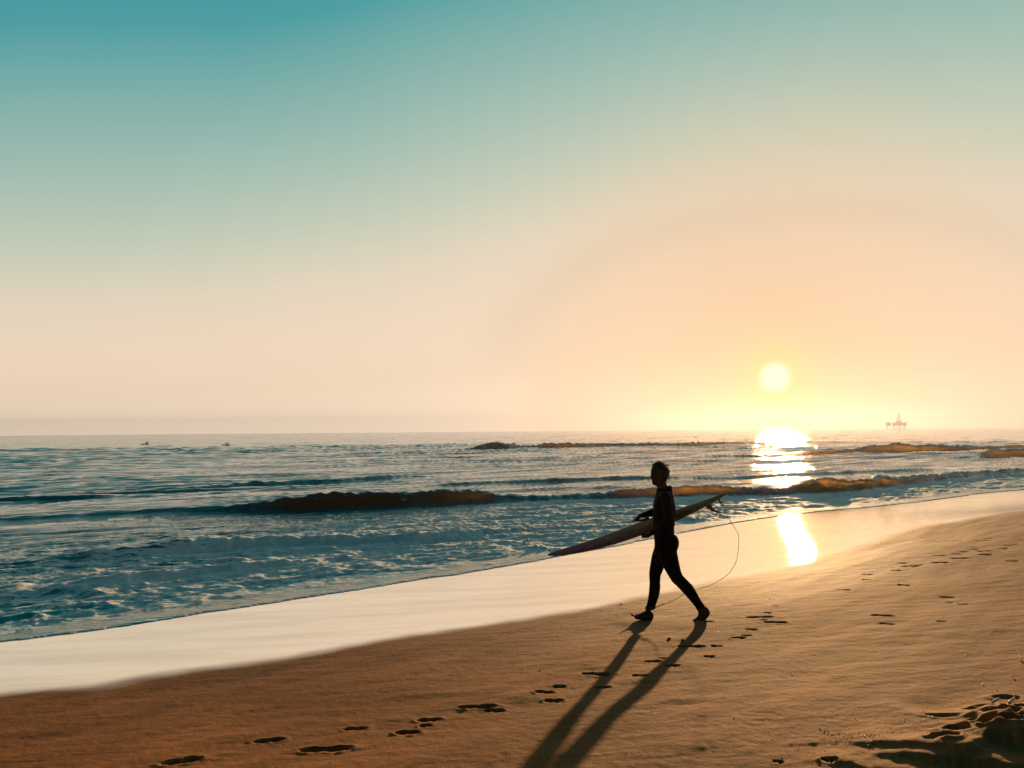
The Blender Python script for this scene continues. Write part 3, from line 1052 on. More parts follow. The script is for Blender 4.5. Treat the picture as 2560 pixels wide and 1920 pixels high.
TORSO = [((1088, 372), (1212, 356), 0, .062), ((1084, 398), (1234, 390), 0, .10), ((1078, 424), (1242, 418), 0, .165), ((1066, 452), (1247, 450), 0, .198),
         ((1056, 500), (1256, 500), 0, .20), ((1052, 560), (1261, 560), 0, .185), ((1051, 620), (1255, 620), 0, .168), ((1052, 680), (1250, 680), 0, .155),
         ((1055, 740), (1246, 742), 0, .152), ((1059, 770), (1252, 766), 0, .158), ((1063, 800), (1276, 796), 0, .166), ((1068, 840), (1291, 838), 0, .172),
         ((1068, 885), (1289, 882), 0, .172), ((1062, 925), (1272, 925), 0, .166), ((1062, 962), (1258, 962), 0, .14)]
LEG_F = [((1066, 900), (1210, 930), .085, .085), ((1050, 945), (1202, 965), .087, .087), ((1038, 1000), (1188, 1010), .09, .084), ((1029, 1056), (1162, 1062), .09, .078),
         ((1021, 1108), (1143, 1112), .09, .07), ((1019, 1145), (1125, 1150), .09, .064), ((1023, 1200), (1121, 1198), .092, .06), ((1021, 1262), (1122, 1262), .094, .059),
         ((1014, 1330), (1113, 1328), .096, .053), ((1004, 1390), (1091, 1386), .098, .045), ((992, 1432), (1078, 1430), .10, .040), ((986, 1462), (1063, 1458), .10, .037)]
LEG_R = [((1085, 925), (1278, 905), -.085, .09), ((1098, 965), (1273, 940), -.088, .09), ((1120, 1020), (1284, 998), -.09, .086), ((1150, 1078), (1297, 1060), -.09, .08),
         ((1177, 1126), (1307, 1108), -.09, .073), ((1204, 1172), (1322, 1148), -.09, .066), ((1230, 1210), (1360, 1184), -.09, .061), ((1284, 1260), (1410, 1236), -.09, .058),
         ((1340, 1320), (1448, 1300), -.09, .055), ((1396, 1384), (1484, 1366), -.09, .047), ((1436, 1434), (1512, 1408), -.09, .040), ((1452, 1462), (1530, 1432), -.09, .037)]
EL_R, WR_R = pt(1170, 572, .34), pt(958, 603, .27)
EL_L, WR_L = pt(1190, 652, -.212), pt(1046, 764, -.05)


def arms(bm, inf=0.0, cuffs=True):
    limb(bm, [(pt(1168, 452, .165), .066), (pt(1180, 520, .26), .056), (EL_R, .047), (pt(1090, 572, .315), .052), (pt(1020, 592, .29), .041), (pt(962, 606, .27), .031)], inf)
    limb(bm, [(pt(1168, 448, -.165), .066), (pt(1182, 540, -.205), .055), (EL_L, .046), (pt(1130, 704, -.15), .044), (pt(1080, 742, -.085), .033), (WR_L, .029)], inf)


# --- wetsuit: its own garment, a few millimetres proud of the body
bm = bmesh.new()
slab(bm, TORSO[1:], 0.0, pw=2.25, nseg=28)
slab(bm, LEG_F, 0.0)
slab(bm, LEG_R, 0.0)
arms(bm)
limb(bm, [(pt(1160, 430, -.08), .07), (pt(1165, 446, -.165), .064)], 0)
limb(bm, [(pt(1160, 430, .08), .07), (pt(1165, 446, .165), .064)], 0)
# seat and far buttock
ball(bm, pt(1230, 852, -.075), .070, .08, .105)
ball(bm, pt(1226, 850, .075), .070, .08, .085)
wetsuit = fuse('wetsuit', bm, M_SUIT, surfer, 0.0065, 4)
# wrinkles are geometry: creases at knee, ankle, waist and elbow
wm = wetsuit.data
co = np.empty(len(wm.vertices) * 3, np.float32)
no = np.empty(len(wm.vertices) * 3, np.float32)
wm.vertices.foreach_get('co', co)
wm.vertex_normals.foreach_get('vector', no)
co = co.reshape(-1, 3)
no = no.reshape(-1, 3)
zz = co[:, 2]
amt = 0.0012 + 0.0030 * np.exp(-((zz - 0.12) / 0.09)**2) + 0.0022 * np.exp(-((zz - 0.47) / 0.07)**2) + 0.0022 * np.exp(-((zz - 0.95) / 0.08)**2)
co += no * (amt * perlin(co[:, 0] * 14 + co[:, 1] * 9, zz * 60 + co[:, 0] * 20, 61))[:, None]
wm.vertices.foreach_set('co', co.ravel())
wm.update()

# collar: a standing band with a flap at the nape
bm = bmesh.new()
rings = []
for f, b, hc in [((1082, 402), (1236, 396), .088), ((1086, 384), (1231, 372), .078), ((1090, 366), (1229, 350), .070), ((1098, 360), (1222, 340), .064), ((1110, 362), (1205, 338), .050), ((1112, 376), (1204, 356), .048)]:
    pf, pb = pt(*f), pt(*b)
    rings.append(((pf + pb) / 2, (pb - pf) / 2, Vector((0, hc, 0)), 2.0))
tube(bm, rings, 24)
col_o = obj('collar', bm, M_SUIT, wetsuit)
bm = bmesh.new()
limb(bm, [(pt(1234, 402), .006), (pt(1240, 480), .006), (pt(1257, 560), .006), (pt(1252, 640, -.01), .0055), (pt(1246, 700, -.012), .005)], nseg=6)
obj('zip_cord', bm, M_STRAP, wetsuit)

# --- body: head, neck, trunk, limbs, hands and feet as one skin
bm = bmesh.new()
IN = -0.008
slab(bm, TORSO, IN, pw=2.25, nseg=24)
slab(bm, LEG_F, IN)
slab(bm, LEG_R, IN)
arms(bm, IN)
# neck
slab(bm, [((1096, 400), (1208, 390), 0, .064), ((1094, 365), (1190, 352), 0, .057), ((1086, 340), (1176, 318), 0, .054), ((1090, 318), (1174, 296), 0, .052)])
# head in level sections, narrower towards the face
HEAD = [(137, 1086, 1132, .020), (143, 1069, 1148, .043), (158, 1052, 1165, .062), (185, 1040, 1187, .0745), (208, 1036, 1201, .079), (228, 1033, 1202, .079), (245, 1038, 1199, .076),
        (262, 1037, 1192, .071), (281, 1040, 1178, .065), (296, 1044, 1173, .061), (312, 1047, 1172, .056), (326, 1055, 1172, .050), (338, 1070, 1170, .044), (344, 1086, 1160, .034)]
prev = None
first = None
for zy, xf, xb, hc in HEAD:
    pf, pb = pt(xf, zy), pt(xb, zy)
    cen = (pf + pb) / 2
    hx = (pb - pf).length / 2
    vs = []
    for i in range(28):
        t = 2 * math.pi * i / 28
        ct, st = math.cos(t), math.sin(t)
        nar = 1.0 - 0.22 * max(0, -ct)**1.5
        vs.append(bm.verts.new(cen + Vector((ct * hx, st * hc * nar, 0))))
    if prev:
        for i in range(28):
            bm.faces.new((prev[i], prev[(i + 1) % 28], vs[(i + 1) % 28], vs[i]))
    else:
        first = vs
    prev = vs
bm.faces.new(first[::-1])
bm.faces.new(prev)
# nose, brow, lips, chin, ears, eyelids
limb(bm, [(pt(1041, 238), .006), (pt(1036, 254), .008), (pt(1034.5, 264), .0095)], nseg=10)
ball(bm, pt(1040, 268, .009), .009, .007, .006)
ball(bm, pt(1040, 268, -.009), .009, .007, .006)
for sgn in (1, -1):
    limb(bm, [(pt(1039, 229, sgn * .012), .006), (pt(1044, 226, sgn * .036), .006), (pt(1056, 230, sgn * .052), .005)], nseg=8)
    ball(bm, pt(1046, 243, sgn * .030), .007, .013, .007)
    limb(bm, [(pt(1118, 232, sgn * .076), .006), (pt(1130, 226, sgn * .084), .007), (pt(1138, 240, sgn * .088), .007), (pt(1130, 262, sgn * .082), .006), (pt(1118, 272, sgn * .075), .005)], nseg=8)
    ball(bm, pt(1124, 250, sgn * .077), .012, .007, .022)
ball(bm, pt(1046.5, 289), .009, .020, .0055)
ball(bm, pt(1049, 301), .008, .018, .006)
ball(bm, pt(1059, 322), .013, .020, .012)
# right hand: laid over the board, fingers reaching down over the deck, thumb along it
limb(bm, [(pt(966, 602, .272), .027), (pt(945, 608, .265), .024), (pt(927, 617, .26), .020)], nseg=12)
limb(bm, [(pt(960, 606, .245), .022), (pt(938, 612, .24), .021), (pt(918, 630, .238), .020)], nseg=12)
for i, (cx, ln) in enumerate([(.290, .92), (.269, 1.0), (.248, .98), (.228, .84)]):
    a = pt(930, 612 + i, cx)
    b = pt(906, 632 + i * .6, cx - .002)
    c = pt(884, 654, cx - .004)
    e = pt(866, 671, cx - .006)
    bb = a + (b - a) * ln
    cc = bb + (c - b) * ln
    ee = cc + (e - c) * ln
    limb(bm, [(a, .0145), (bb, .0135), (cc, .0115), (ee, .0085)], nseg=8)
limb(bm, [(pt(1010, 634, .25), .019), (pt(972, 651, .228), .0165), (pt(935, 652, .218), .0150), (pt(902, 657, .214), .0115)], nseg=8)
# left hand: palm up under the near rail, fingers curled round below, thumb against the rail
limb(bm, [(pt(1040, 772, -.04), .027), (pt(1016, 786, .0), .026), (pt(994, 794, .04), .024)], nseg=12)
limb(bm, [(pt(1024, 782, -.02), .026), (pt(990, 789, .02), .026), (pt(974, 795, .05), .022)], nseg=12)
for i, (zx, ln) in enumerate([(962, .9), (978, 1.0), (994, .98), (1010, .85)]):
    a = pt(zx, 802, .045)
    b = pt(zx - 2, 804, .045 + .042 * ln)
    c = pt(zx - 3, 793, .045 + .072 * ln)
    e = pt(zx - 3, 786, .045 + .095 * ln)
    limb(bm, [(a, .0125), (b, .0125), (c, .011), (e, .009)], nseg=8)
limb(bm, [(pt(985, 782, -.005), .014), (pt(960, 784, .005), .0125), (pt(946, 782, .018), .011), (pt(940, 776, .032), .009)], nseg=8)
# front (right) foot: heel planted, toes lifting
FC = .10
slab(bm, [((1062, 1512), (1055, 1540), FC, .020), ((1056, 1482), (1048, 1550), FC, .032), ((1030, 1462), (1024, 1552), FC, .036), ((1000, 1458), (994, 1552), FC, .037), ((968, 1478), (960, 1551), FC - .003, .037),
          ((936, 1493), (928, 1548), FC - .004, .040), ((908, 1500), (902, 1542), FC - .004, .042), ((892, 1505), (888, 1535), FC - .004, .036)], pw=2.3)
for i, (dc, ln, r) in enumerate([(-.030, 1.0, .0125), (-.011, .92, .0090), (.004, .80, .0085), (.018, .66, .0080), (.030, .5, .0075)]):
    a = pt(902, 1520, FC + dc - .004)
    e = pt(902 - 40 * ln, 1502 + (1 - ln) * 14, FC + dc - .006)
    limb(bm, [(a, r * 1.15), ((a + e) / 2 + Vector((0, 0, -.003)), r * .95), (e, r)], nseg=8)
# rear (left) foot: heel raised, pushing off the toes
RC = -.09
slab(bm, [((1448, 1452), (1530, 1425), RC, .036), ((1462, 1478), (1556, 1452), RC, .036), ((1463, 1494), (1572, 1484), RC, .036), ((1458, 1512), (1560, 1516), RC - .001, .035), ((1446, 1528), (1534, 1545), RC - .002, .037),
          ((1428, 1540), (1510, 1570), RC - .004, .041), ((1408, 1553), (1478, 1579), RC - .004, .044), ((1396, 1560), (1440, 1580), RC - .004, .040)], pw=2.3)
for i, (dc, ln, r) in enumerate([(.030, 1.0, .0120), (.011, .95, .0090), (-.004, .86, .0085), (-.018, .74, .0080), (-.030, .6, .0075)]):
    a = pt(1414, 1567, RC + dc - .004)
    e = pt(1414 - 40 * ln, 1573, RC + dc - .002)
    limb(bm, [(a, r * 1.15), ((a + e) / 2 + Vector((0, 0, .004)), r), (e, r * .85)], nseg=8)
body = fuse('body', bm, M_SKIN, surfer, 0.0048, 2)

# --- hair: short crop with a few loose tufts
bm = bmesh.new()
prev = None
for zy, xf, xb, hc in [(131, 1088, 1130, .020), (139, 1066, 1151, .046), (152, 1053, 1166, .064), (178, 1056, 1190, .078), (205, 1088, 1205, .083), (232, 1122, 1206, .083), (256, 1140, 1199, .077), (280, 1144, 1183, .066), (292, 1146, 1177, .05)]:
    pf, pb = pt(xf, zy), pt(xb, zy)
    cen, hx = (pf + pb) / 2, (pb - pf).length / 2
    vs = []
    for i in range(36):
        t = 2 * math.pi * i / 36
        j = 1 + 0.020 * math.sin(i * 5.3 + zy) + 0.015 * random.uniform(-1, 1)
        vs.append(bm.verts.new(cen + Vector((math.cos(t) * hx * j, math.sin(t) * hc * j, random.uniform(-.002, .002)))))
    if prev:
        for i in range(36):
            bm.faces.new((prev[i], prev[(i + 1) % 36], vs[(i + 1) % 36], vs[i]))
    else:
        bm.faces.new(vs[::-1])
    prev = vs
bm.faces.new(prev)
hv = [v.co.copy() for v in bm.verts]
hc_ = sum(hv, Vector()) / len(hv)
for _ in range(150):
    p0 = random.choice(hv)
    d = (p0 - hc_).normalized() + Vector((random.uniform(-.2, .7), random.uniform(-.4, .4), random.uniform(-.3, .5)))
    d.normalize()
    ln = random.uniform(.010, .022)
    limb(bm, [(p0 - d * .006, .0042), (p0 + d * ln * .5, .0034), (p0 + d * ln, .0016)], nseg=5, sub=2)
hair = fuse('hair', bm, M_HAIR, surfer, 0.0028, 0)
for (ax, ay, bx, by, n) in [(1108, 134, 1114, 114, 7), (1098, 136, 1088, 122, 5), (1118, 134, 1104, 119, 5), (1170, 160, 1202, 149, 7), (1166, 158, 1192, 162, 4), (1186, 180, 1206, 184, 4), (1060, 150, 1050, 146, 4), (1140, 140, 1158, 137, 4)]:
    bm = bmesh.new()
    c0 = random.uniform(-.03, .03)
    root = pt(ax, ay + 3, c0)
    for _ in range(n):
        c = c0 + random.uniform(-.004, .004)
        p1 = pt(bx + random.uniform(-9, 9), by + random.uniform(-4, 5), c + random.uniform(-.015, .015))
        mid = (root + p1) / 2 + Vector((random.uniform(-.005, .005), 0, random.uniform(0, .004)))
        limb(bm, [(root, .0048), (mid, .0032), (p1, .0012)], nseg=5, sub=2)
    fuse('hair_tuft', bm, M_HAIR, hair, 0.0016, 0)

# ------------------------------------------------------------------ the surfboard
M_BOARD = bpy.data.materials.new('board_foam_and_glass')
M_BOARD.use_nodes = True
k = NT(M_BOARD.node_tree)
tc = k.n('ShaderNodeTexCoord').outputs['Object']
sp = k.n('ShaderNodeSeparateXYZ')
k.link(tc, sp.inputs[0])
stain = k.noise(tc, 6, 5, 0.65)
scuff = k.noise(tc, 45, 4, 0.6)
bc = k.ramp(k.smooth(sp.outputs[0], -0.1, 2.3), [(0.0, (0.36, 0.095, 0.105, 1)), (0.22, (0.35, 0.105, 0.105, 1)), (0.40, (0.35, 0.155, 0.110, 1)), (0.72, (0.40, 0.18, 0.08, 1)), (0.84, (0.19, 0.11, 0.05, 1)), (0.90, (0.32, 0.19, 0.055, 1)), (1.0, (0.36, 0.22, 0.06, 1))])  # along the board; the orange-yellow tail is sun glare put into the colour
bc = k.mix(k.smooth(stain, 0.35, 0.75), bc, k.mix(1.0, bc, (0.62, 0.58, 0.55, 1), blend='MULTIPLY'))
bc = k.mix(k.smooth(scuff, 0.55, 0.8), bc, k.mix(1.0, bc, (1.35, 1.3, 1.25, 1), blend='MULTIPLY'))
pr = k.n('ShaderNodeBsdfPrincipled')
k.link(bc, pr.inputs['Base Color'])
k.link(k.mix(scuff, 0.7, 0.95, 'FLOAT'), pr.inputs['Roughness'])
pr.inputs['Specular IOR Level'].default_value = 0.03
out = k.n('ShaderNodeOutputMaterial')
k.link(pr.outputs[0], out.inputs[0])


def w_of(p):
    """surfer frame to world"""
    return surfer.matrix_basis @ p


bpy.context.view_layer.update()
CB = 0.385
nose, tail = pt(109, 962, CB + .05), pt(1713, 410, CB - .03)
bx = (tail - nose)
BL = bx.length
bx.normalize()
by = Vector((0, 1, 0))
by = (by - bx * by.dot(bx)).normalized()
bz = bx.cross(by).normalized()
if bz.z < 0:
    bz = -bz
tilt = R(5.2)                      # near rail a little lower
by, bz = by * math.cos(tilt) + bz * math.sin(tilt), bz * math.cos(tilt) - by * math.sin(tilt)
board = thing('surfboard', 'longboard with pale scuffed deck and single fin carried under the surfer\'s arm', 'surfboard')
bw = w_of(nose)
rot = Matrix((bx, by, bz)).transposed().to_4x4()
board.matrix_basis = Matrix.Translation(bw) @ surfer.matrix_basis.to_3x3().to_4x4() @ rot


def bprof(s):
    """half width, thickness, rocker (rise of the centre line) at s from nose 0 to tail 1"""
    hw = 0.272 * (math.sin(math.pi * min(s / 0.985, 1)**0.80))**0.56
    if s > 0.9:
        hw = max(hw, 0.0) * 1.0
    th = 0.100 * min(1, (0.10 + 1.9 * s)) * min(1, 0.28 + 2.2 * (1 - s))
    rk = 0.085 * (max(0, (0.42 - s) / 0.42))**2.0 + 0.05 * (max(0, (s - 0.55) / 0.45))**2.2
    return hw, th, rk - 0.060


def bz_at(s):
    e = bprof(0)[2]
    f = bprof(1)[2]
    return bprof(s)[2] - (e * (1 - s) + f * s)


bm = bmesh.new()
ss = [0.0, .003, .010, .022, .045, .08, .13, .2, .28, .36, .44, .52, .6, .68, .76, .83, .88, .92, .95, .972, .988, .996, 1.0]
prev = None
for s in ss:
    hw, th, _ = bprof(s)
    hw = max(hw, 0.004)
    zc = bz_at(s)
    vs = []
    N = 26
    for i in range(N):
        t = 2 * math.pi * i / N
        ct, st = math.cos(t), math.sin(t)
        y = math.copysign(abs(ct)**0.72, ct) * hw
        zz_ = math.copysign(abs(st)**0.95, st) * th * (0.52 if st > 0 else 0.48)
        vs.append(bm.verts.new((s * BL, y, zc + zz_)))
    if prev:
        for i in range(N):
            bm.faces.new((prev[i], prev[(i + 1) % N], vs[(i + 1) % N], vs[i]))
    else:
        bm.faces.new(vs[::-1])
    prev = vs
bm.faces.new(prev)
bmesh.ops.recalc_face_normals(bm, faces=bm.faces)
blank = obj('board_body', bm, M_BOARD, board)
# stringer strip let into the deck
bm = bmesh.new()
pv = None
for s in np.linspace(0.02, 0.985, 40):
    hw, th, _ = bprof(s)
    z0 = bz_at(s) + th * 0.52 + 0.0008
    a, b = bm.verts.new((s * BL, -.004, z0)), bm.verts.new((s * BL, .004, z0))
    c, d = bm.verts.new((s * BL, -.004, z0 - .003)), bm.verts.new((s * BL, .004, z0 - .003))
    if pv:
        bm.faces.new((pv[0], pv[1], b, a))
        bm.faces.new((pv[2], pv[0], a, c))
        bm.faces.new((pv[1], pv[3], d, b))
    pv = (a, b, c, d)
obj('stringer', bm, simple_mat('cedar', (0.10, 0.055, 0.03), 0.5, 0.3, 0.3, 60), board)
# fin: raked, with a foil section
bm = bmesh.new()
fin_rows = [(0.0, -.030, .055, .0055), (.04, -.008, .058, .0052), (.08, .022, .072, .0045), (.112, .058, .098, .0038), (.138, .100, .132, .003), (.150, .128, .156, .002), (.152, .142, .158, .0012)]
prev = None
FS = 0.885
zb = bz_at(FS) - bprof(FS)[1] * 0.46
for dz, x0, x1, hy in fin_rows:
    vs = []
    for i in range(14):
        t = 2 * math.pi * i / 14
        vs.append(bm.verts.new((FS * BL + (x0 + x1) / 2 + math.cos(t) * (x1 - x0) / 2, math.sin(t) * hy, zb - dz)))
    if prev:
        for i in range(14):
            bm.faces.new((prev[i], prev[(i + 1) % 14], vs[(i + 1) % 14], vs[i]))
    else:
        bm.faces.new(vs)
    prev = vs
bm.faces.new(prev[::-1])
bmesh.ops.recalc_face_normals(bm, faces=bm.faces)
obj('fin', bm, simple_mat('fin_resin', (0.22, 0.10, 0.035), 0.35, 0.4, 0.2, 30), board)
bm = bmesh.new()
bmesh.ops.create_cone(bm, cap_ends=True, segments=16, radius1=.013, radius2=.012, depth=.008)
sp_ = 0.965
bmesh.ops.translate(bm, vec=(sp_ * BL, 0, bz_at(sp_) + bprof(sp_)[1] * 0.52), verts=bm.verts)
obj('leash_plug', bm, M_STRAP, board)

# ------------------------------------------------------------------ the leash
leash = thing('surfboard_leash', 'thin leash cord looping from the board\'s tail down to the surfer\'s front ankle', 'leash', tuple(w_of(pt(1075, 1440, .10))))
leash.rotation_euler = surfer.rotation_euler


def lp(zx, zy, c):
    return pt(zx, zy, c) - pt(1075, 1440, .10)


bm = bmesh.new()
pts = [(1692, 532, .30), (1702, 556, .31), (1722, 602, .32), (1760, 668, .33), (1800, 733, .34), (1824, 776, .34), (1829, 835, .33), (1823, 920, .32), (1810, 1005, .31), (1781, 1072, .30), (1736, 1134, .28),
       (1665, 1187, .26), (1600, 1226, .24), (1520, 1256, .23), (1440, 1277, .22), (1386, 1292, .21), (1338, 1311, .20), (1290, 1345, .19), (1240, 1374, .17), (1170, 1404, .15), (1112, 1418, .125), (1078, 1436, .115)]
limb(bm, [(lp(*p), .0032) for p in pts], nseg=7, sub=4)
limb(bm, [(lp(*p), .0032) for p in [(1170, 1404, .15), (1140, 1418, .14), (1105, 1430, .12), (1080, 1446, .11)]], nseg=6, sub=3)
obj('cord', bm, M_CORD, leash)
bm = bmesh.new()
limb(bm, [(lp(1646, 462, .30), .010), (lp(1655, 478, .292), .0115), (lp(1665, 494, .292), .011), (lp(1674, 505, .295), .0075), (lp(1681, 517, .298), .0065), (lp(1692, 533, .30), .0045)], nseg=9)
obj('rail_saver', bm, M_STRAP, leash)
bm = bmesh.new()
rings = []
for f, b, hc in [((990, 1424), (1080, 1424), .044), ((985, 1430), (1082, 1430), .047), ((984, 1448), (1076, 1446), .046), ((986, 1456), (1068, 1453), .043)]:
    pf, pb = lp(f[0], f[1], .10), lp(b[0], b[1], .10)
    rings.append(((pf + pb) / 2, (pb - pf) / 2, Vector((0, hc, 0)), 2.0))
tube(bm, rings, 24)
obj('ankle_cuff', bm, M_STRAP, leash)


# ------------------------------------------------------------------ oil platform on the horizon
def box(bm, x0, x1, y0, y1, z0, z1):
    r = bmesh.ops.create_cube(bm, size=1.0)
    for v in r['verts']:
        v.co = Vector((x0 + (v.co.x + .5) * (x1 - x0), y0 + (v.co.y + .5) * (y1 - y0), z0 + (v.co.z + .5) * (z1 - z0)))


def bar(bm, a, b, r):
    a, b = Vector(a), Vector(b)
    d = (b - a)
    res = bmesh.ops.create_cone(bm, cap_ends=True, segments=6, radius1=r, radius2=r, depth=d.length)
    q = d.to_track_quat('Z', 'Y')
    for v in res['verts']:
        v.co = q @ v.co + (a + b) / 2


PY = 1330.0
dd = ray(2241, 1069)
dd = dd / dd[1]
M_STEEL = simple_mat('platform_steel', (0.93, 0.88, 0.80), 0.8, 0.3, 0.2, 0.2)
rig = thing('oil_platform', 'hazy offshore oil platform standing on the horizon to the right of the sun', 'oil platform', (dd[0] * PY, PY, 0))
rig.rotation_euler = (0, 0, -math.atan2(dd[0], 1))
K = PY / F_PX * 1.09         # metres per picture pixel there


def P(px, py):
    return (px - 2241) * K, (1070 - py) * K + 0.4


def rigbox(name, x0, x1, yb, yt, dep=14):
    bm = bmesh.new()
    a, zb_ = P(x0, yb)
    b, zt_ = P(x1, yt)
    box(bm, a, b, -dep / 2, dep / 2, zb_, zt_)
    bmesh.ops.bevel(bm, geom=bm.edges[:], offset=0.25, segments=1, affect='EDGES')
    return obj(name, bm, M_STEEL, rig, smooth=False)


deck = rigbox('main_deck', 2219, 2263, 1064.2, 1062.6, 30)
rigbox('process_module', 2233, 2256, 1062.5, 1058.6, 22)
rigbox('upper_deck', 2232, 2259, 1058.5, 1056.8, 26)
rigbox('quarters_block', 2219.5, 2230, 1062.5, 1056.5, 16)
rigbox('crane_house', 2256.5, 2262, 1062.5, 1057.2, 8)
rigbox('drill_floor', 2241, 2252, 1056.7, 1053.2, 12)
rigbox('helideck', 2217.5, 2229, 1056.3, 1055.5, 18)
for x in (2221, 2236, 2248, 2257.5):
    for y in (-9, 9):
        bm = bmesh.new()
        a, zb_ = P(x, 1073)
        _, zt_ = P(x, 1064.2)
        bar(bm, (a, y, zb_ - 3), (a, y, zt_), 0.95)
        obj('leg', bm, M_STEEL, rig)
for (xa, xb) in ((2221, 2236), (2236, 2248), (2248, 2257.5)):
    for y in (-9, 9):
        a, z0 = P(xa, 1069)
        b, z1 = P(xb, 1064.4)
        for e0, e1 in (((a, y, z0), (b, y, z1)), ((b, y, z0), (a, y, z1))):
            bm = bmesh.new()
            bar(bm, e0, e1, 0.25)
            obj('brace', bm, M_STEEL, rig)
bm = bmesh.new()
ax, z0 = P(2246, 1053.2)
_, z1 = P(2246, 1034)
for sx in (-1, 1):
    for sy in (-1, 1):
        bar(bm, (ax + sx * 3.4, sy * 3.4, z0), (ax + sx * .8, sy * .8, z1), .42)
for i in range(7):
    t0, t1 = i / 7, (i + 1) / 7
    w0, w1 = 3.4 - 2.6 * t0, 3.4 - 2.6 * t1
    h0, h1 = z0 + (z1 - z0) * t0, z0 + (z1 - z0) * t1
    for s in (-1, 1):
        bar(bm, (ax - w0, s * w0, h0), (ax + w1, s * w1, h1), .22)
        bar(bm, (ax + w0, s * w0, h0), (ax - w1, s * w1, h1), .22)
        bar(bm, (ax + s * w0, -w0, h0), (ax + s * w1, w1, h1), .22)
obj('derrick', bm, M_STEEL, rig)
bm = bmesh.new()
a0, q0 = P(2259, 1057.2)
a1, q1 = P(2266, 1050)
bar(bm, (a0, 0, q0), (a1, 0, q1), .4)
obj('crane_boom', bm, M_STEEL, rig)

# ------------------------------------------------------------------ two people far out in the water
def sea_height(x, y):
    return float(sea_fun(np.array([x]), np.array([y]))[0][0])


M_DARK = simple_mat('wet_neoprene', (0.012, 0.012, 0.014), 0.4, 0.4)
M_FOAMY = simple_mat('splash_foam', (0.80, 0.78, 0.74), 0.8, 0.2, 0.1, 8)
for (sx, sy, label, flip) in [(365, 1112, 'dark swimmer among white splashes by the low dark swell far out to sea', 1), (565, 1113, 'swimmer among white splashes farther along the horizon from the dark swell', 1)]:
    p = on_level(sx, sy)
    zz0 = sea_height(p[0], p[1])
    az = math.atan2(p[0], p[1])
    person = thing('person', label, 'swimmer', (p[0], p[1], zz0), 'swimmers far out')
    person.rotation_euler = (0, 0, -az)
    person.scale = (0.65, 0.65, 0.65)
    bm = bmesh.new()
    limb(bm, [(Vector((0.16, 0, -.35)), .17), (Vector((0.05, 0, .15)), .18), (Vector((-.04, 0, .50)), .17), (Vector((-.10, 0, .68)), .075)], nseg=10)
    ball(bm, Vector((-.16, 0, .84)), .115, .09, .13)
    ball(bm, Vector((-.27, 0, .82)), .02, .018, .025)
    limb(bm, [(Vector((-.04, .2, .56)), .075), (Vector((-.25, .30, .34)), .055), (Vector((-.52, .22, .18)), .045), (Vector((-.66, .2, .10)), .04)], nseg=8)
    limb(bm, [(Vector((-.04, -.2, .56)), .075), (Vector((-.20, -.32, .30)), .055), (Vector((-.46, -.24, .06)), .045), (Vector((-.58, -.2, -.04)), .04)], nseg=8)
    limb(bm, [(Vector((-.04, -.17, .58)), .09), (Vector((-.04, .17, .58)), .09)], nseg=8)
    fuse('body', bm, M_DARK, person, 0.025, 3)
    bm = bmesh.new()
    for _ in range(60):
        side = random.random() < 0.68
        cx = random.gauss(0.42, .14) if side else random.gauss(-.78, .16)
        hz = abs(random.gauss(0.0, 0.30 if side else 0.10))
        ball(bm, Vector((cx, random.gauss(0, .25), hz)), random.uniform(.05, .13), random.uniform(.05, .13), random.uniform(.05, .13))
    sp_o = fuse('splash', bm, M_FOAMY, None, 0.03, 1)
    sp_o.location = person.location
    sp_o.rotation_euler = person.rotation_euler
    tag(sp_o, kind='stuff')


# ------------------------------------------------------------------ shells, pebbles and sticks on the sand
def ground_z(x, y):
    return float(sand_z(np.array([x]), np.array([y]))[0])


def ground_zs(P_):
    A_ = np.array(P_)
    return sand_z(A_[:, 0].copy(), A_[:, 1].copy())


M_SHELL = bpy.data.materials.new('shell')
M_SHELL.use_nodes = True
k = NT(M_SHELL.node_tree)
oi = k.n('ShaderNodeObjectInfo')
pr = k.n('ShaderNodeBsdfPrincipled')
k.link(k.ramp(oi.outputs['Random'], [(0, (0.80, 0.74, 0.66, 1)), (0.6, (0.74, 0.64, 0.52, 1)), (1, (0.60, 0.46, 0.34, 1))]), pr.inputs['Base Color'])
pr.inputs['Roughness'].default_value = 0.35
trn = k.n('ShaderNodeBsdfTranslucent')
trn.inputs['Color'].default_value = (0.8, 0.7, 0.55, 1)
mx = k.n('ShaderNodeMixShader')
mx.inputs[0].default_value = 0.35
k.link(pr.outputs[0], mx.inputs[1])
k.link(trn.outputs[0], mx.inputs[2])
out = k.n('ShaderNodeOutputMaterial')
k.link(mx.outputs[0], out.inputs[0])


def shell_mesh(i):
    """a broken bit of bivalve: a curved, ribbed fan"""
    r = random.Random(i)
    bm = bmesh.new()
    n, mrows = 7, 3
    span = r.uniform(1.2, 2.4)
    g = []
    for a in range(mrows + 1):
        row = []
        for b in range(n):
            t = (b / (n - 1) - .5) * span
            rad = 0.25 + a / mrows * (0.75 + r.uniform(-.12, .12) * (a == mrows))
            h = 0.42 * math.sin(min(1, a / mrows * .9 + .15) * math.pi) * math.cos(t * .8) + 0.03 * (-1)**b
            row.append(bm.verts.new((math.sin(t) * rad, math.cos(t) * rad - .5, h)))
        g.append(row)
    for a in range(mrows):
        for b in range(n - 1):
            bm.faces.new((g[a][b], g[a][b + 1], g[a + 1][b + 1], g[a + 1][b]))
    bmesh.ops.solidify(bm, geom=bm.faces[:], thickness=0.07)
    me = bpy.data.meshes.new('shell_fragment')
    bm.to_mesh(me)
    bm.free()
    me.materials.append(M_SHELL)
    me.polygons.foreach_set('use_smooth', [True] * len(me.polygons))
    return me


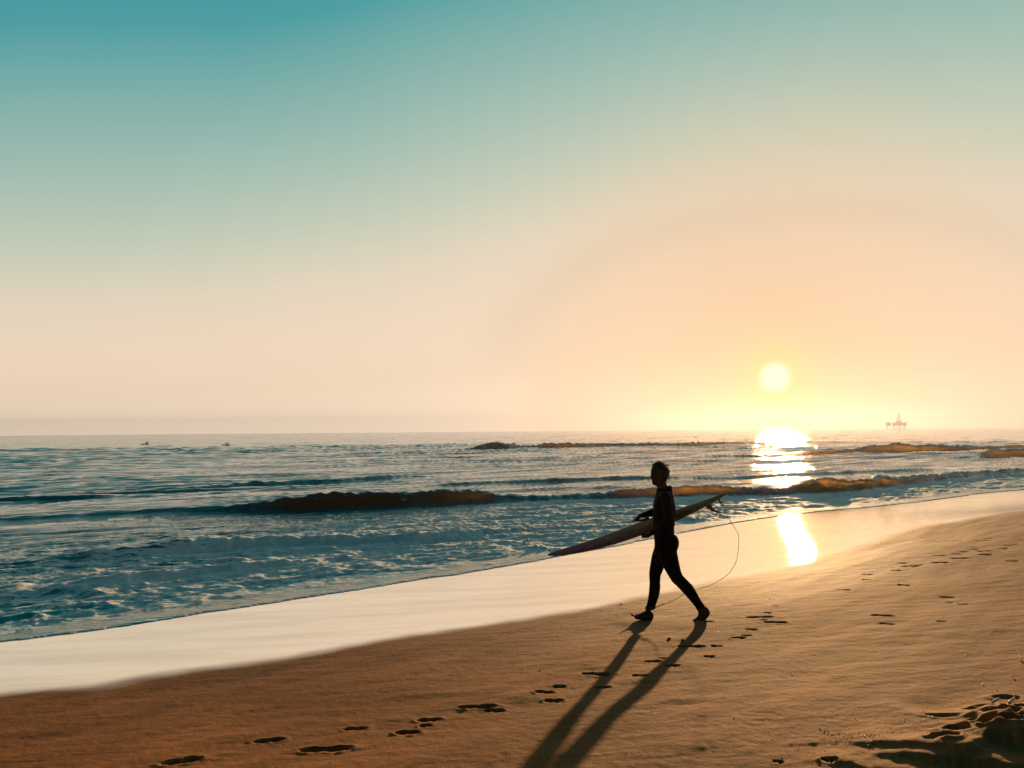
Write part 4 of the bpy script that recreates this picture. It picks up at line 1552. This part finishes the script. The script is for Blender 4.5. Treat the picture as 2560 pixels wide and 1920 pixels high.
SH = [shell_mesh(i) for i in range(6)]
spots = []
for (x, y, w) in [(30, 540, 7), (62, 548, 6), (90, 350, 6), (176, 358, 5), (350, 430, 9), (375, 295, 5), (430, 580, 9), (320, 610, 10), (300, 628, 9), (375, 615, 11), (240, 605, 7), (180, 563, 8),
                  (160, 585, 7), (250, 662, 11), (180, 662, 8), (82, 705, 8), (88, 680, 5), (180, 720, 6), (450, 645, 12), (475, 630, 9), (500, 645, 9), (520, 630, 6), (385, 595, 8), (240, 640, 7), (90, 610, 6), (340, 680, 5),
                  (650, 540, 8), (580, 553, 7), (560, 415, 8), (435, 507, 5), (760, 600, 9), (640, 610, 6), (1000, 550, 10), (1030, 548, 7), (1160, 508, 8), (1185, 525, 6), (1115, 465, 6), (1050, 500, 5), (1085, 590, 7),
                  (1255, 485, 5), (870, 295, 6), (918, 284, 6), (1095, 347, 6), (1145, 372, 7), (1120, 385, 5), (1170, 380, 5), (1160, 415, 6), (1200, 435, 5), (1405, 402, 9), (1340, 405, 6), (1430, 425, 6), (1490, 415, 5), (1730, 487, 6),
                  (1748, 308, 6), (1825, 594, 8), (1640, 683, 6), (1910, 100, 10), (1910, 65, 8), (1755, 36, 9), (1940, 5, 5), (10, 785, 6), (280, 812, 6), (218, 870, 5), (1405, 375, 5), (130, 640, 5), (410, 640, 6), (610, 600, 5)]:
    spots.append((*z8(x, y), w / 4.424))
for (x, y, w) in [(285, 872, 10), (722, 730, 10), (350, 1028, 8), (1130, 1020, 9), (980, 974, 6), (638, 843, 5), (1145, 940, 5), (578, 252, 6), (577, 460, 6), (245, 460, 5), (1270, 684, 5), (820, 680, 5), (446, 806, 5), (1505, 173, 5), (853, 147, 6),
                  (1250, 1016, 6), (900, 1085, 7), (930, 1095, 7), (1030, 1100, 7), (655, 1268, 8), (760, 1215, 7), (1945, 790, 9), (2142, 758, 9), (2035, 832, 8), (372, 690, 5), (1835, 605, 5), (705, 1250, 6), (690, 1232, 5), (860, 1250, 6)]:
    spots.append((*z7(x, y), w / 2.572))
for (x, y, w) in [(490, 780, 6), (1695, 525, 6), (1490, 750, 5), (1793, 683, 5), (1640, 950, 7), (1500, 880, 4), (900, 700, 4), (520, 870, 4), (300, 900, 4), (150, 585, 4)]:
    spots.append((*z6(x, y), w / 2.458))
for _ in range(70):
    spots.append((*z8(max(0, random.gauss(300, 260)), random.gauss(600, 70)), random.uniform(2.0, 4.5) / 4.424 * 1.4))
for _ in range(40):
    spots.append((random.uniform(1250, 2520), random.uniform(1580, 1860), random.uniform(0.7, 1.5)))
P3 = [on_sand(a, b) for a, b, _ in spots]
Z3 = ground_zs(P3)
for i, ((sx, sy, w), p, gz) in enumerate(zip(spots, P3, Z3)):
    dist = math.hypot(p[0], p[1])
    r = max(0.0065, w * dist / F_PX * 1.25)
    o = bpy.data.objects.new('shell_fragment', SH[i % 6])
    COL.objects.link(o)
    o.location = (p[0], p[1], gz + r * 0.18)
    o.scale = (r, r, r)
    o.rotation_euler = (random.uniform(-.7, .7), random.uniform(-.5, .5), random.uniform(0, 6.28))
    tag(o, 'small pale broken shell lying on the brown sand', 'shell', 'broken shells scattered over the sand')

M_DRIFT = simple_mat('driftwood', (0.50, 0.40, 0.29), 0.8, 0.2, 0.35, 40, 0.002)
M_TWIG = simple_mat('dark_twig', (0.06, 0.035, 0.02), 0.8, 0.2, 0.3, 60, 0.001)
M_PEB = simple_mat('pebble_stone', (0.10, 0.07, 0.05), 0.6, 0.3, 0.4, 80, 0.002)


def stick(name, label, cat, pts, mat, lift):
    base = on_sand(*pts[0][:2])
    o = thing(name, label, cat, (base[0], base[1], ground_z(base[0], base[1])))
    bm = bmesh.new()
    P_ = []
    for sx, sy, rad, up in pts:
        q = on_sand(sx, sy)
        g = ground_z(q[0], q[1])
        P_.append((Vector((q[0] - base[0], q[1] - base[1], g - o.location.z + rad * .7 + up)), rad))
    limb(bm, P_, nseg=9)
    for v in bm.verts:
        v.co += v.normal * 0 + Vector((random.uniform(-1, 1), random.uniform(-1, 1), random.uniform(-1, 1))) * P_[0][1] * 0.12
    bmesh.ops.recalc_face_normals(bm, faces=bm.faces)
    me = bpy.data.meshes.new(name)
    bm.to_mesh(me)
    bm.free()
    me.polygons.foreach_set('use_smooth', [True] * len(me.polygons))
    me.materials.append(mat)
    loc = o.location.copy()
    bpy.data.objects.remove(o)
    r = bpy.data.objects.new(name, me)
    COL.objects.link(r)
    r.location = loc
    return tag(r, label, cat)


stick('driftwood_piece', 'pale driftwood chip tilted across the lip of a dark hollow near the lower right corner', 'driftwood', [(*z8(1855, 275), .006, 0), (*z8(1895, 255), .009, .01), (*z8(1940, 232), .005, .012)], M_DRIFT, 0)
stick('driftwood_piece', 'pale hooked driftwood piece beside the deepest footprints', 'driftwood', [(*z8(2055, 308), .011, 0), (*z8(2072, 278), .008, .015), (*z8(2108, 255), .007, .02), (*z8(2106, 242), .004, .028)], M_DRIFT, 0)
stick('driftwood_piece', 'thin bleached sliver standing by the right edge of the beach', 'driftwood', [(*z7(2195, 655), .005, 0), (*z7(2188, 640), .005, .012), (*z7(2178, 622), .003, .02)], M_DRIFT, 0)
stick('twig', 'thin dark twig lying alone on the open sand right of the surfer', 'twig', [(*z7(1402, 154), .008, 0), (*z7(1440, 157), .009, 0), (*z7(1472, 162), .006, 0)], M_TWIG, 0)
for (px, py, w, label) in [(*z6(1901, 237), 22, 'rounder dark pebble between the two leg shadows'), (*z6(1984, 245), 24, 'flat dark pebble at the edge of the rear leg\'s shadow'),
                           (*z6(1107, 428), 14, 'tiny dark pebble on smooth sand left of the shadows'), (1340 + 769 / 3.607, 1120 + 1406 / 3.607, 12, 'tiny pebble beside the wet sand in front of the surfer')]:
    p = on_sand(px, py)
    r = w / 2.458 * math.hypot(p[0], p[1]) / F_PX * 0.5
    bm = bmesh.new()
    bmesh.ops.create_icosphere(bm, subdivisions=2, radius=r)
    for v in bm.verts:
        j = 1 + random.uniform(-.16, .16)
        v.co = Vector((v.co.x * 1.1 * j, v.co.y * .9 * j, v.co.z * .62 * j))
    o = obj('pebble', bm, M_PEB)
    o.location = (p[0], p[1], ground_z(p[0], p[1]) + r * .35)
    o.rotation_euler = (0.1, 0.15, random.uniform(0, 3))
    tag(o, label, 'pebble')
